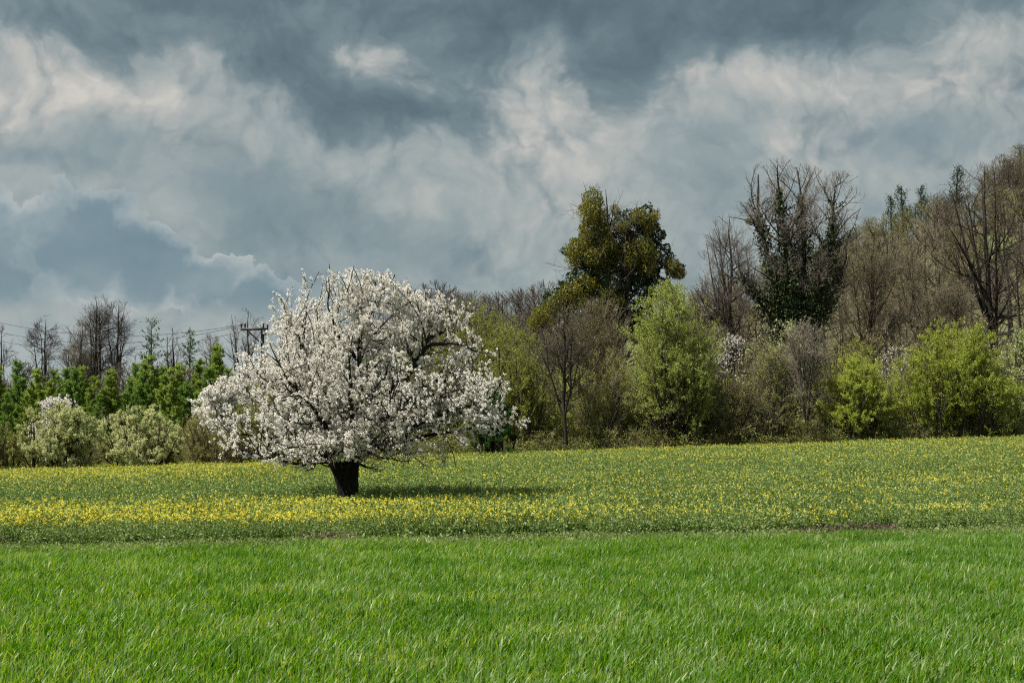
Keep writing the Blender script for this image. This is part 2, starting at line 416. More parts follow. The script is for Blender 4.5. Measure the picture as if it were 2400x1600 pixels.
def at(X, Y, D):
    """world point seen at layout pixel (X, Y) when it stands D metres ahead"""
    cx = (X - 1176) / F_D; cyy = (784 - Y) / F_D
    fy = math.cos(PITCH) - cyy * math.sin(PITCH); fz = math.sin(PITCH) + cyy * math.cos(PITCH)
    s = D / fy
    return np.array([cx * s, D, CAMZ + fz * s])


def envelope(profile, X0, D, dep=0.9, zb=0.0):
    """profile: (Y, Xl, Xr) rows -> solid crown volume relative to the tree's base at X0"""
    pr = sorted(profile, key=lambda r: -r[0])
    x0 = at(X0, 980, D)[0]
    z = np.array([at(X0, r[0], D)[2] - zb for r in pr])
    xl = np.array([at(r[1], r[0], D)[0] - x0 for r in pr]); xr = np.array([at(r[2], r[0], D)[0] - x0 for r in pr])
    if z[0] > 0.3:
        c0, w0 = (xl[0] + xr[0]) / 2, (xr[0] - xl[0]) / 2
        z = np.concatenate(([-0.6], z)); xl = np.concatenate(([c0 - w0 * .55], xl)); xr = np.concatenate(([c0 + w0 * .55], xr))
    def env(p, soft=0.0):
        a = np.interp(p[:, 2], z, xl); b = np.interp(p[:, 2], z, xr); c = (a + b) / 2; w = np.maximum((b - a) / 2, 0.01)
        an = np.arctan2(p[:, 1], p[:, 0] - c); lump = 1 + .16 * np.sin(an * 3 + p[:, 2] * 1.9 + X0) + .13 * np.sin(an * 5 - p[:, 2] * 3.3 + X0 * 2)
        return (((p[:, 0] - c) / w) ** 2 + (p[:, 1] / (w * dep)) ** 2 < ((1 + soft) * lump) ** 2) & (p[:, 2] < z[-1]) & (p[:, 2] > z[0])
    env.z = z; env.xl = xl; env.xr = xr; env.top = z[-1]; env.bottom = z[0]; env.mid = lambda h: (np.interp(h, z, xl) + np.interp(h, z, xr)) / 2
    env.w = lambda h: (np.interp(h, z, xr) - np.interp(h, z, xl)) / 2
    return env


def thing(name, label, cat, loc, group=None, rz=0.0):
    o = bpy.data.objects.new(name, None); COL.objects.link(o); o.location = [float(q) for q in loc]; o.rotation_euler = (0, 0, rz)
    o.empty_display_size = 0.5
    o['label'] = label; o['category'] = cat
    if group: o['group'] = group
    return o


def dup(root, loc, rz=0.0, s=1.0, label=None, group=None, sz=None):
    r = root.copy(); COL.objects.link(r); r.location = [float(q) for q in loc]; r.rotation_euler = (0, 0, rz); r.scale = (s, s, sz or s)
    if label: r['label'] = label
    if group: r['group'] = group
    for ch in list(root.children):
        c = ch.copy(); COL.objects.link(c); c.parent = r
    return r


def ground_at(X, D):
    x = at(X, 980, D)[0]; return np.array([x, D, float(gh(x, D))])


# ------------------------------------------------------------------ tree builders
def trunk_line(rng, h, r, lean=(0, 0), K=10, wobble=0.02, r1=0.02, env=None):
    t = np.linspace(0, 1, K + 1)
    w = np.cumsum(rng.normal(size=(K + 1, 2)) * wobble * h / K ** 0.5, axis=0); w -= w[0]
    P = np.stack([w[:, 0] + lean[0] * t ** 1.3, w[:, 1] + lean[1] * t, h * t], 1)[None]
    R = (r * (1 - t) ** 0.75 * (1 + 0.5 * np.exp(-t * 18)) + r1)[None]
    return P, R


def bare_tree(name, label, D, X, profile, seed, r=0.28, mats=('dark_bark', 'grey_twig'), fine=1.0, stems=1, group=None, buds=None, bud_n=3.0, bud_s=0.07, low=0.22, ang=42, dep=0.9, up=0.35, lvl4=True, twig=0.011, cat='tree'):
    rng = np.random.default_rng(seed); twig = twig * max(0.9, D / 125)
    b = ground_at(X, D); env = envelope(profile, X, D, dep, b[2]); H = env.top
    root = thing(name, label, cat, b, group)
    fk = H * low * 0.9; ns = stems + 3
    fz = np.linspace(-.1, fk, 11); bx = env.mid(H * .3) * 0.5
    F0 = np.stack([bx * fz / fk + np.sin(fz * 1.3 + seed) * .05, np.cos(fz * 1.1 + seed) * .05 - .05, fz], 1); FR = r * (1 + .55 * np.exp(-np.linspace(0, 1, 11) * 6)) * np.linspace(1, .85, 11)
    Ps, Rs = [F0], [FR]
    for s in range(ns):
        a = 2 * math.pi * (s + rng.uniform(-.3, .3)) / ns; rad = 0.0 if s == 0 else rng.uniform(.35, .72)
        tz = H * (0.985 if s == 0 else rng.uniform(.78, .95)); w = env.w(tz * .82)
        tgt = np.array([env.mid(tz) + math.cos(a) * rad * w, math.sin(a) * rad * w * dep, tz]); st = F0[rng.integers(7, 11)] if s else F0[-1]
        t = np.linspace(0, 1, 11)[:, None]; P = st + (tgt - st) * np.concatenate([t ** .72, t ** .72, t], 1)
        P[1:] += np.cumsum(rng.normal(size=(10, 3)) * [.012, .012, .004], 0) * H * .35
        Ps.append(P); Rs.append(r * (.78 if s == 0 else rng.uniform(.4, .6)) * (1 - t[:, 0]) ** .85 + .015)
    P0 = np.array(Ps); R0 = np.array(Rs)
    P1, R1 = spawn(P0[1:], R0[1:], rng, 13.0 / H / stems ** 0.4, .04, 0.97, ang, 12, (0.26 * H, 0.46 * H), None, 0.55, 0.015, 8, up * .45, 0.09, env, 0.02, 0.62)
    P2, R2 = spawn(P1, R1, rng, 38 / H * fine, 0.12, 1.0, 42, 12, (0.12 * H, 0.24 * H), None, 0.55, 0.008, 5, up * 0.4, 0.12, env, twig * 1.4, 0.5)
    P3, R3 = spawn(np.concatenate([P2]), R2, rng, 58 / H * fine, 0.1, 1.0, 40, 12, (0.05 * H, 0.11 * H), None, 0.6, 0.005, 3, 0.12, 0.12, env, twig, 0.4)
    chunks = [(*tubes(P2, R2, 3), 0), (*tubes(P3, R3, 3), 0)]; last = P3
    if lvl4:
        P4, R4 = spawn(P3, R3, rng, 56 / H * fine, 0.1, 1.0, 38, 12, (0.025 * H, 0.055 * H), None, 0.7, 0.005, 2, 0.1, 0.1, env, twig * 0.7, 0.3)
        chunks.append((*tubes(P4, R4, 3), 0)); last = P4
    mesh_obj('trunk', [(*tubes(P0, R0, 10), 0), (*tubes(P1, R1, 5), 0)], [mats[0]], root, True)
    ml = [mats[1]]
    crown = mesh_obj('crown', chunks, ml, root)
    if buds:
        C = sample(last, bud_n, rng, 0.2, 1.0, 0.04)
        mesh_obj('foliage', [(*diamonds(C, bud_s, rng), 0)], [buds], root)
    return root, (P0, P1, P2, P3), env, rng


def leafy_bush(name, label, D, X, profile, seed, leaf='fresh_leaf', leaf2=None, n=16000, size=0.09, stems=16, spread=30, dep=0.85, mats=('dark_bark', 'dark_twig'), group=None, cat='bush', r=0.07, dens=1.0, up=(0, 0, 0.5), part='foliage', sprig=0.0, wide=1.14):
    """many-stemmed shrub or low tree: stems fan out from the base, leaf clumps sit on the twigs"""
    rng = np.random.default_rng(seed); n = int(n * 4.4); size = size * 0.86
    profile = [(Y, (l + r_) / 2 - (r_ - l) / 2 * wide, (l + r_) / 2 + (r_ - l) / 2 * wide) for Y, l, r_ in profile]
    b = ground_at(X, D); env = envelope(profile, X, D, dep, b[2]); H = env.top; W = max(env.w(H * .5), env.w(H * .3))
    root = thing(name, label, cat, b, group)
    stems = int(stems * 1.5)
    a = rng.uniform(0, 2 * math.pi, stems); rad = np.sqrt(rng.uniform(0, 1, stems)) * .88; tz = H * rng.uniform(.10, 1.0, stems) ** .62 * .99
    tgt = np.stack([env.mid(tz) + np.cos(a) * rad * env.w(tz), np.sin(a) * rad * env.w(tz) * dep, tz], 1)
    base = np.stack([np.cos(a) * rad * W * .5 + env.mid(H * .3), np.sin(a) * rad * W * .4, np.full(stems, -0.05)], 1)
    t = np.linspace(0, 1, 11)[None, :, None]
    P0 = base[:, None] + (tgt - base)[:, None] * np.concatenate([t ** 1.05, t ** 1.05, t ** .92], 2); P0[:, 1:] += np.cumsum(rng.normal(size=(stems, 10, 3)) * .02 * H * .4, 1) * [1, 1, .3]
    R0 = (rng.uniform(.5, 1.0, stems) * r)[:, None] * (1 - t[:, :, 0]) ** .8 + .01
    P1, R1 = spawn(P0, R0, rng, 1.8 * dens, 0.12, 1.0, 38, 12, (0.25 * H, 0.46 * H), None, 0.5, 0.008, 6, 0.12, 0.1, env, 0.012, 0.5, 0.15)
    P2, R2 = spawn(P1, R1, rng, 2.6 * dens, 0.1, 1.0, 40, 14, (0.08 * H, 0.2 * H), None, 0.55, 0.005, 4, 0.15, 0.12, env, 0.009, 0.45, 0.18)
    L2 = np.linalg.norm(np.diff(P2, axis=1), axis=2).sum()
    P3, R3 = spawn(P2, R2, rng, 3.0, 0.2, 1.0, 38, 14, (0.03 * H, 0.09 * H), None, 0.6, 0.004, 2, 0.25, 0.1, env, 0.006, 0.3, 0.22)
    mesh_obj('trunk', [(*tubes(P0, R0, 6), 0)], [mats[0]], root, True)
    mesh_obj('crown', [(*tubes(P1, R1, 4), 0), (*tubes(P2, R2, 3), 0), (*tubes(P3, R3, 3), 0)], [mats[1]], root)
    L3 = np.linalg.norm(np.diff(P3, axis=1), axis=2).sum()
    C = np.concatenate([sample(P3, n * .7 / max(L3, 1), rng, 0.1, 1.05, 0.05), sample(P2, n * .3 / max(L2, 1), rng, 0.3, 1, 0.05)])
    V, F = diamonds(C, size, rng, 0.6, up)
    if leaf2 is None: mesh_obj(part, [(V, F, 0)], [leaf], root)
    else:
        pick = leaf2[1](C, env, rng) if callable(leaf2[1]) else rng.random(len(C)) < leaf2[1]
        mesh_obj(part, [(*diamonds(C[~pick], size, rng, 0.6, up), 0)], [leaf], root)
        mesh_obj('blossom' if 'blossom' in leaf2[0] else 'young_leaves', [(*diamonds(C[pick], size * 1.1, rng, 0.8), 0)], [leaf2[0]], root)
    return root


def conifer(name, label, D, X, Ytop, seed, leaf='larch_leaf', wr=0.27, n=9000, group=None, mats=('grey_bark', 'dark_twig'), size=0.10, droop=-0.1, sparse=1.0, low=0.03, H=None, r=None, cat='tree'):
    rng = np.random.default_rng(seed)
    b = ground_at(X, D); H = H or at(X, Ytop, D)[2] - b[2]; r = r or H * 0.013
    root = thing(name, label, cat, b, group)
    P0, R0 = trunk_line(rng, H, r, (rng.normal() * .15, 0), 10, 0.006, 0.01)
    nb = int(H * 11 * sparse); t = np.sort(rng.uniform(low, 0.98, nb)) ; a = rng.uniform(0, 6.283, nb)
    side = 1 + 0.25 * np.sin(a * 1.0 + rng.uniform(0, 6)) + 0.18 * np.sin(a * 3 + t * 14)
    ln = H * wr * (1 - t) ** 0.68 * side * rng.uniform(0.72, 1.08, nb) * np.minimum(1, (t + .12) * 4) + 0.12
    k = t * 10; k0 = np.minimum(k.astype(int), 9); f = (k - k0)[:, None]
    base = P0[0, k0] * (1 - f) + P0[0, k0 + 1] * f
    d = nrm(np.stack([np.cos(a), np.sin(a), 0.28 + 1.1 * t], 1))
    P1, R1 = march(base, d, ln, 5, droop, 0.07, rng, 0.012 + 0.02 * (1 - t), 0.004)
    P2, R2 = spawn(P1, R1, rng, 5.0 * sparse, 0.1, 1.0, 48, 14, (0.03 * H, 0.08 * H), None, 0.5, 0.004, 3, droop, 0.12, None, 0.006, 0.5)
    L2 = np.linalg.norm(np.diff(P2, axis=1), axis=2).sum()
    C = np.concatenate([sample(P2, n * .75 / L2, rng, 0, 1.05, 0.05), sample(P1, n * .25 / ln.sum(), rng, 0.15, 1, 0.06)])
    mesh_obj('trunk', [(*tubes(P0, R0, 7), 0), (*tubes(P1, R1, 3), 0)], [mats[0]], root, True)
    mesh_obj('crown', [(*tubes(P2, R2, 3), 0)], [mats[1]], root)
    mesh_obj('foliage', [(*diamonds(C, size, rng, 0.45, (0, 0, -0.35)), 0)], [leaf], root)
    return root


# ------------------------------------------------------------------ ground sheet and hill
def sheet(name, xs, ys, fn, mat):
    X, Y = np.meshgrid(xs, ys); Z = fn(X, Y); V = np.stack([X, Y, Z], -1).reshape(-1, 3)
    nx, ny = len(xs), len(ys); i = (np.arange(ny - 1)[:, None] * nx + np.arange(nx - 1)[None]).ravel()
    F = np.stack([i, i + 1, i + nx + 1, i + nx], 1)
    o = mesh_obj(name, [(V, F, 0)], [mat], None, True); o['kind'] = 'structure'; return o


def axis(parts): return np.unique(np.concatenate([np.linspace(a, b, n) for a, b, n in parts]))


sheet('ground', axis([(-2500, -120, 20), (-120, 120, 161), (120, 2500, 20)]), axis([(-600, 0, 12), (0, 110, 111), (110, 118, 5)]), gh, 'soil')
sheet('hill', axis([(-2500, -300, 14), (-300, 300, 121), (300, 2500, 14)]), axis([(118, 330, 90), (330, 3500, 20)]), gh, 'hill_turf')


# ------------------------------------------------------------------ stuff: crops scattered with geometry nodes
def scatter(name, pts, rot, scl, idx, variants, label=None):
    me = bpy.data.meshes.new(name); me.vertices.add(len(pts)); me.vertices.foreach_set('co', np.asarray(pts, np.float32).ravel())
    for nm, ty, dat in (('rot', 'FLOAT', rot), ('scl', 'FLOAT', scl), ('idx', 'INT', idx)):
        a = me.attributes.new(nm, ty, 'POINT'); a.data.foreach_set('value', np.asarray(dat, np.float32 if ty == 'FLOAT' else np.int32))
    o = bpy.data.objects.new(name, me); COL.objects.link(o)
    cl = bpy.data.collections.new(name + '_clumps')
    for v in variants: cl.objects.link(v)
    ng = bpy.data.node_groups.new(name + '_scatter', 'GeometryNodeTree')
    ng.interface.new_socket('Geometry', in_out='INPUT', socket_type='NodeSocketGeometry'); ng.interface.new_socket('Geometry', in_out='OUTPUT', socket_type='NodeSocketGeometry')
    N = ng.nodes.new; gi, go = N('NodeGroupInput'), N('NodeGroupOutput'); ip = N('GeometryNodeInstanceOnPoints'); ci = N('GeometryNodeCollectionInfo')
    ci.inputs['Collection'].default_value = cl; ci.inputs['Separate Children'].default_value = True; ci.inputs['Reset Children'].default_value = True
    ip.inputs['Pick Instance'].default_value = True
    def attr(nm, ty):
        q = N('GeometryNodeInputNamedAttribute'); q.data_type = ty; q.inputs['Name'].default_value = nm; return q.outputs['Attribute']
    cx = N('ShaderNodeCombineXYZ'); lk = ng.links.new
    lk(attr('rot', 'FLOAT'), cx.inputs[2]); lk(cx.outputs[0], ip.inputs['Rotation']); lk(attr('scl', 'FLOAT'), ip.inputs['Scale'])
    lk(attr('idx', 'INT'), ip.inputs['Instance Index']); lk(ci.outputs[0], ip.inputs['Instance']); lk(gi.outputs[0], ip.inputs['Points'])
    lk(ip.outputs[0], go.inputs[0])
    md = o.modifiers.new('scatter', 'NODES'); md.node_group = ng
    o['kind'] = 'stuff'
    if label: o['label'] = label
    return o


def jgrid(x0, x1, y0, y1, s, rng):
    X, Y = np.meshgrid(np.arange(x0, x1, s), np.arange(y0, y1, s)); p = np.stack([X.ravel(), Y.ravel()], 1)
    return p + rng.uniform(-.5, .5, p.shape) * s


def blades(rng, n, rad, h, width, lean, leansd, K=3):
    a = rng.uniform(0, 6.283, n); r = np.sqrt(rng.uniform(0, 1, n)) * rad
    base = np.stack([np.cos(a) * r, np.sin(a) * r, np.zeros(n)], 1)
    ld = nrm(np.stack([np.full(n, 1.0), np.full(n, -0.1), np.zeros(n)], 1) * lean + rng.normal(size=(n, 3)) * [leansd, leansd, 0] + 1e-6)
    am = rng.uniform(0.05, 0.9, n)[:, None] ** 1.3 * h * 0.62
    hh = rng.uniform(0.7, 1.1, n)[:, None] * h
    wv = nrm(np.cross(ld, [0, 0, 1]) + rng.normal(size=(n, 3)) * .6) * width * rng.uniform(.7, 1.2, n)[:, None]
    V = []
    for k in range(K + 1):
        t = k / K; c = base + ld * am * t ** 2 + np.array([0, 0, 1]) * hh * (t - 0.22 * t ** 2.5)
        w = wv * (1 - t ** 2.2) * 0.5 + wv * .02
        V += [c - w, c + w]
    V = np.stack(V, 1).reshape(-1, 3); i = (np.arange(n) * 2 * (K + 1))[:, None]
    F = np.concatenate([i + np.array([[2 * k, 2 * k + 1, 2 * k + 3, 2 * k + 2]]) for k in range(K)])
    return V, F


def build_wheat():
    rng = np.random.default_rng(3)
    var = []
    for v in range(6):
        Vb = blades(rng, 100, 0.42, 0.235 + 0.035 * (v % 3), 0.023, .42, 0.5)
        var.append(mesh_obj(f'wheat_clump.{v:03d}', [(*Vb, 0), (*blades(rng, 5, .42, .15, .02, .6, .8), 1)], ['wheat_blade', 'yellowed_blade'], link=False))
    p = jgrid(-34, 34, 2.5, 40, 0.36, rng)
    p = p[p[:, 1] < margin(p[:, 0]) - 0.95 + 0.2 * rng.normal(size=len(p)) * .6]
    n = len(p); z = gh(p[:, 0], p[:, 1])
    s = 1.0 + 0.20 * wob(p[:, 0], p[:, 1], 1.3, 4) + 0.10 * wob(p[:, 0], p[:, 1], .5, 7) + rng.normal(size=n) * .07
    scatter('wheat', np.column_stack([p, z]), rng.normal(size=n) * .35 + .25 * wob(p[:, 0], p[:, 1], 4, 1), s, rng.integers(0, 6, n), var, 'short bright green wheat filling the foreground')


def build_rape():
    rng = np.random.default_rng(5)
    var = []
    for v in range(6):
        nplants = 15; frac = (0.0, 0.02, 0.09, 0.16, 0.32, 0.55)[v]
        a = rng.uniform(0, 6.283, nplants); r = np.sqrt(rng.uniform(0, 1, nplants)) * .42
        base = np.stack([np.cos(a) * r, np.sin(a) * r, np.zeros(nplants)], 1)
        d = nrm(rng.normal(size=(nplants, 3)) * [.12, .12, 0] + [0, 0, 1])
        P, R = march(base, d, rng.uniform(.40, .60, nplants), 3, 0.1, 0.05, rng, np.full(nplants, .006), .003)
        P1, R1 = spawn(P, R, rng, 7, 0.35, .95, 35, 10, (.08, .16), None, .7, .002, 2, .2, .1, None, .003, .3)
        ch = [(*tubes(P, R, 3), 0), (*tubes(P1, R1, 3), 0)]
        C = sample(P, 34, rng, 0.05, .95, 0.07); C[:, 2] = np.maximum(C[:, 2], .03)
        lo = C[:, 2] / .45
        ch.append((*diamonds(C, 0.12 * (1.15 - .65 * np.clip(lo, 0, 1)), rng, .55, (0, 0, .4)), 0))
        C = sample(P1, 26, rng, 0.2, 1, 0.02); ch.append((*diamonds(C, 0.045, rng, .5), 0))
        tips = np.concatenate([P[:, -1], P1[:, -1]])
        tips = tips[rng.random(len(tips)) < frac]
        if len(tips):
            Q = np.repeat(tips, 12, 0) + rng.normal(size=(len(tips) * 12, 3)) * [.017, .017, .022]
            ch.append((*diamonds(Q, 0.023, rng, .9), 1))
        var.append(mesh_obj(f'rape_clump.{v:03d}', ch, ['rape_leaf', 'rape_flower'], link=False))
    p = jgrid(-52, 52, 24, 92, 0.36, rng)
    x, y = p[:, 0], p[:, 1]; mg = margin(x) + 0.3 + 0.25 * wob(x, y, 1.1, 8)
    trunk = np.hypot(x - TREE_X, y - TREE_D)
    far = 84.5 + 1.0 * wob(x, 0, 8, 3)
    ok = (y > mg) & (y < far) & (trunk > 0.75) & (np.abs(x) < 8 + y * .48)
    p, x, y, mg, trunk, far = p[ok], x[ok], y[ok], mg[ok], trunk[ok], far[ok]
    e = y - mg + .7 * wob(x, y, 4, 13)
    left = 1 - sst(-4, 5, x)
    f = 0.10 + 0.10 * np.clip(wob(x, y * 1.6, 7, 6), -1, 1) + 0.06 * rng.normal(size=len(x))
    f += left * (0.60 * np.exp(-((e - 1.8) / 1.5) ** 2) + 0.46 * np.exp(-((e - 6.5 - .12 * x * .3) / 2.4) ** 2) * sst(2, -5, x))
    f += (1 - left) * 0.5 * np.exp(-((e - 0.9) / 0.45) ** 2) * (0.6 + .5 * wob(x, 0, 3, 9))
    f += 0.30 * sst(58, 80, y) * (0.35 + 0.65 * (1 - sst(-22, 4, x)))
    f += 0.24 * sst(50, 62, y) * (1 - sst(-16, -6, x)) + 0.10 * sst(-6, 6, -x) * (e < 9)
    f = f * (.78 + .45 * wob(x, y * 1.5, 3.2, 15)); f -= 0.12 * np.exp(-((e - 12) / 3.5) ** 2) * left + 0.2 * np.exp(-(trunk / 2.0) ** 2)
    f -= 0.6 * (e < 0.6)
    q = np.clip(f + rng.normal(size=len(f)) * .07, 0, 1)
    idx = np.digitize(q, [0.04, 0.10, 0.2, 0.34, 0.52])
    s = (0.98 + 0.12 * wob(x, y, 2.2, 5) + rng.normal(size=len(x)) * .08) * (0.80 + .20 * sst(0, 1.0, e)) * (0.6 + .4 * sst(0.8, 2.0, trunk))
    scatter('rapeseed_crop', np.column_stack([p, gh(x, y)]), rng.uniform(0, 6.283, len(p)), s, idx, var, 'flowering yellow rapeseed covering the field behind the wheat')


def build_weeds():
    rng = np.random.default_rng(8); var = []
    for v in range(5):
        n = 130; a = rng.uniform(0, 6.283, n); r = np.sqrt(rng.uniform(0, 1, n)) * .3
        hgt = (.10, .13, .16, .18, .08)[v]
        C = np.stack([np.cos(a) * r, np.sin(a) * r, rng.uniform(.01, hgt, n)], 1)
        ch = [(*diamonds(C, .045, rng, .6, (0, 0, .3)), 0), (*blades(rng, 25, .3, hgt * 1.2, .006, .5, .8), 0)]
        if v in (2, 3):
            Q = C[: 80].copy(); Q[:, 2] = hgt + rng.uniform(-.04, .03, 80); ch.append((*diamonds(Q, .045, rng, .6, (0, 0, .8)), 1))
        if v == 4: ch.append((*blades(rng, 60, .3, .14, .006, .3, 1.0), 2))
        var.append(mesh_obj(f'weed_clump.{v:03d}', ch, ['weed_leaf', 'deadnettle_top', 'dry_stalk'], link=False))
    p = jgrid(-34, 34, 22, 42, 0.2, rng); x, y = p.T; e = y - margin(x)
    ok = (e > -1.5) & (e < 0.75); near = np.hypot(x - TREE_X, y - TREE_D) < 1.3
    k = ok | near; p, x, y, near = p[k], x[k], y[k], near[k]
    patch = wob(x, y, 1.5, 11) + .25 * rng.normal(size=len(x))
    idx = np.where((patch > .45) & (rng.random(len(x)) < .06), rng.integers(2, 4, len(x)), np.where(patch < -.5, 4, rng.integers(0, 2, len(x))))
    idx = np.where(near, rng.integers(0, 2, len(x)), idx)
    p2 = jgrid(TREE_X - 1.4, TREE_X + 1.4, TREE_D - 1.4, TREE_D + 1.2, .2, rng)
    p = np.concatenate([p, p2]); idx = np.concatenate([idx, rng.integers(0, 2, len(p2))]); x, y = p.T
    scatter('weeds', np.column_stack([p, gh(x, y)]), rng.uniform(0, 6.283, len(p)), rng.uniform(1.0, 1.6, len(p)), idx, var, 'strip of low weeds and purple deadnettle between wheat and rapeseed')


def build_undergrowth():
    rng = np.random.default_rng(9); var = []
    for v, (lf, tw) in enumerate((('olive_leaf', 'dark_twig'), ('fresh_leaf', 'dark_twig'), ('bud_leaf', 'brown_twig'), ('olive_leaf', 'grey_twig'))):
        n = 26; a = rng.uniform(0, 6.283, n); base = np.stack([np.cos(a), np.sin(a), a * 0], 1) * rng.uniform(0, .7, n)[:, None]
        d = nrm(rng.normal(size=(n, 3)) * [.5, .5, 0] + [0, 0, 1])
        P, R = march(base, d, rng.uniform(.9, 2.3, n), 6, -.15, .12, rng, np.full(n, .014), .004)
        P1, R1 = spawn(P, R, rng, 4, .2, 1, 45, 15, (.3, .8), None, .6, .004, 3, .1, .12, None, .006, .3)
        C = sample(P1, 11, rng, .1, 1, .06)
        var.append(mesh_obj(f'undergrowth_clump.{v:03d}', [(*tubes(P, R, 3), 0), (*tubes(P1, R1, 3), 0), (*diamonds(C, .085, rng), 1)], [tw, lf], link=False))
    p = np.concatenate([jgrid(-50, 55, 85.6, 92, 0.62, rng), jgrid(-60, 65, 92, 122, 1.5, rng)]); x, y = p.T
    idx = rng.integers(0, 4, len(x)); s = rng.uniform(.75, 1.4, len(x)) * (0.75 + .25 * sst(85, 90, y))
    scatter('undergrowth', np.column_stack([p, gh(x, y)]), rng.uniform(0, 6.283, len(p)), s, idx, var, 'dark tangle of brambles and saplings under the hedgerow')


TREE_D = 42.0
TREE_X = float(at(803, 980, TREE_D)[0])


# ------------------------------------------------------------------ cherries
def blossom_clusters(C, rng, rad=0.05, n=9, size=0.05):
    N = len(C); rr = rad * rng.uniform(.7, 1.25, N)
    dirs = nrm(rng.normal(size=(N, n, 3))); Q = (C[:, None] + dirs * rr[:, None, None] * rng.uniform(.55, 1, (N, n, 1))).reshape(-1, 3)
    d = dirs.reshape(-1, 3); r = rng.normal(size=Q.shape); u = nrm(np.cross(d, r)); w = np.cross(d, u); s = size * rng.uniform(.7, 1.2, (len(Q), 1)) * .5
    V = np.stack([Q - u * s, Q - w * s + d * s * .35, Q + u * s, Q + w * s + d * s * .35], 1).reshape(-1, 3)
    return V, np.arange(len(V)).reshape(-1, 4)


def polyline(pts, K):
    pts = np.asarray(pts, float); s = np.concatenate(([0], np.cumsum(np.linalg.norm(np.diff(pts, axis=0), axis=1))))
    t = np.linspace(0, s[-1], K + 1)
    # smooth by quadratic-ish resample
    q = np.stack([np.interp(t, s, pts[:, k]) for k in range(3)], 1)
    for _ in range(2): q[1:-1] = (q[:-2] + 2 * q[1:-1] + q[2:]) / 4
    return q


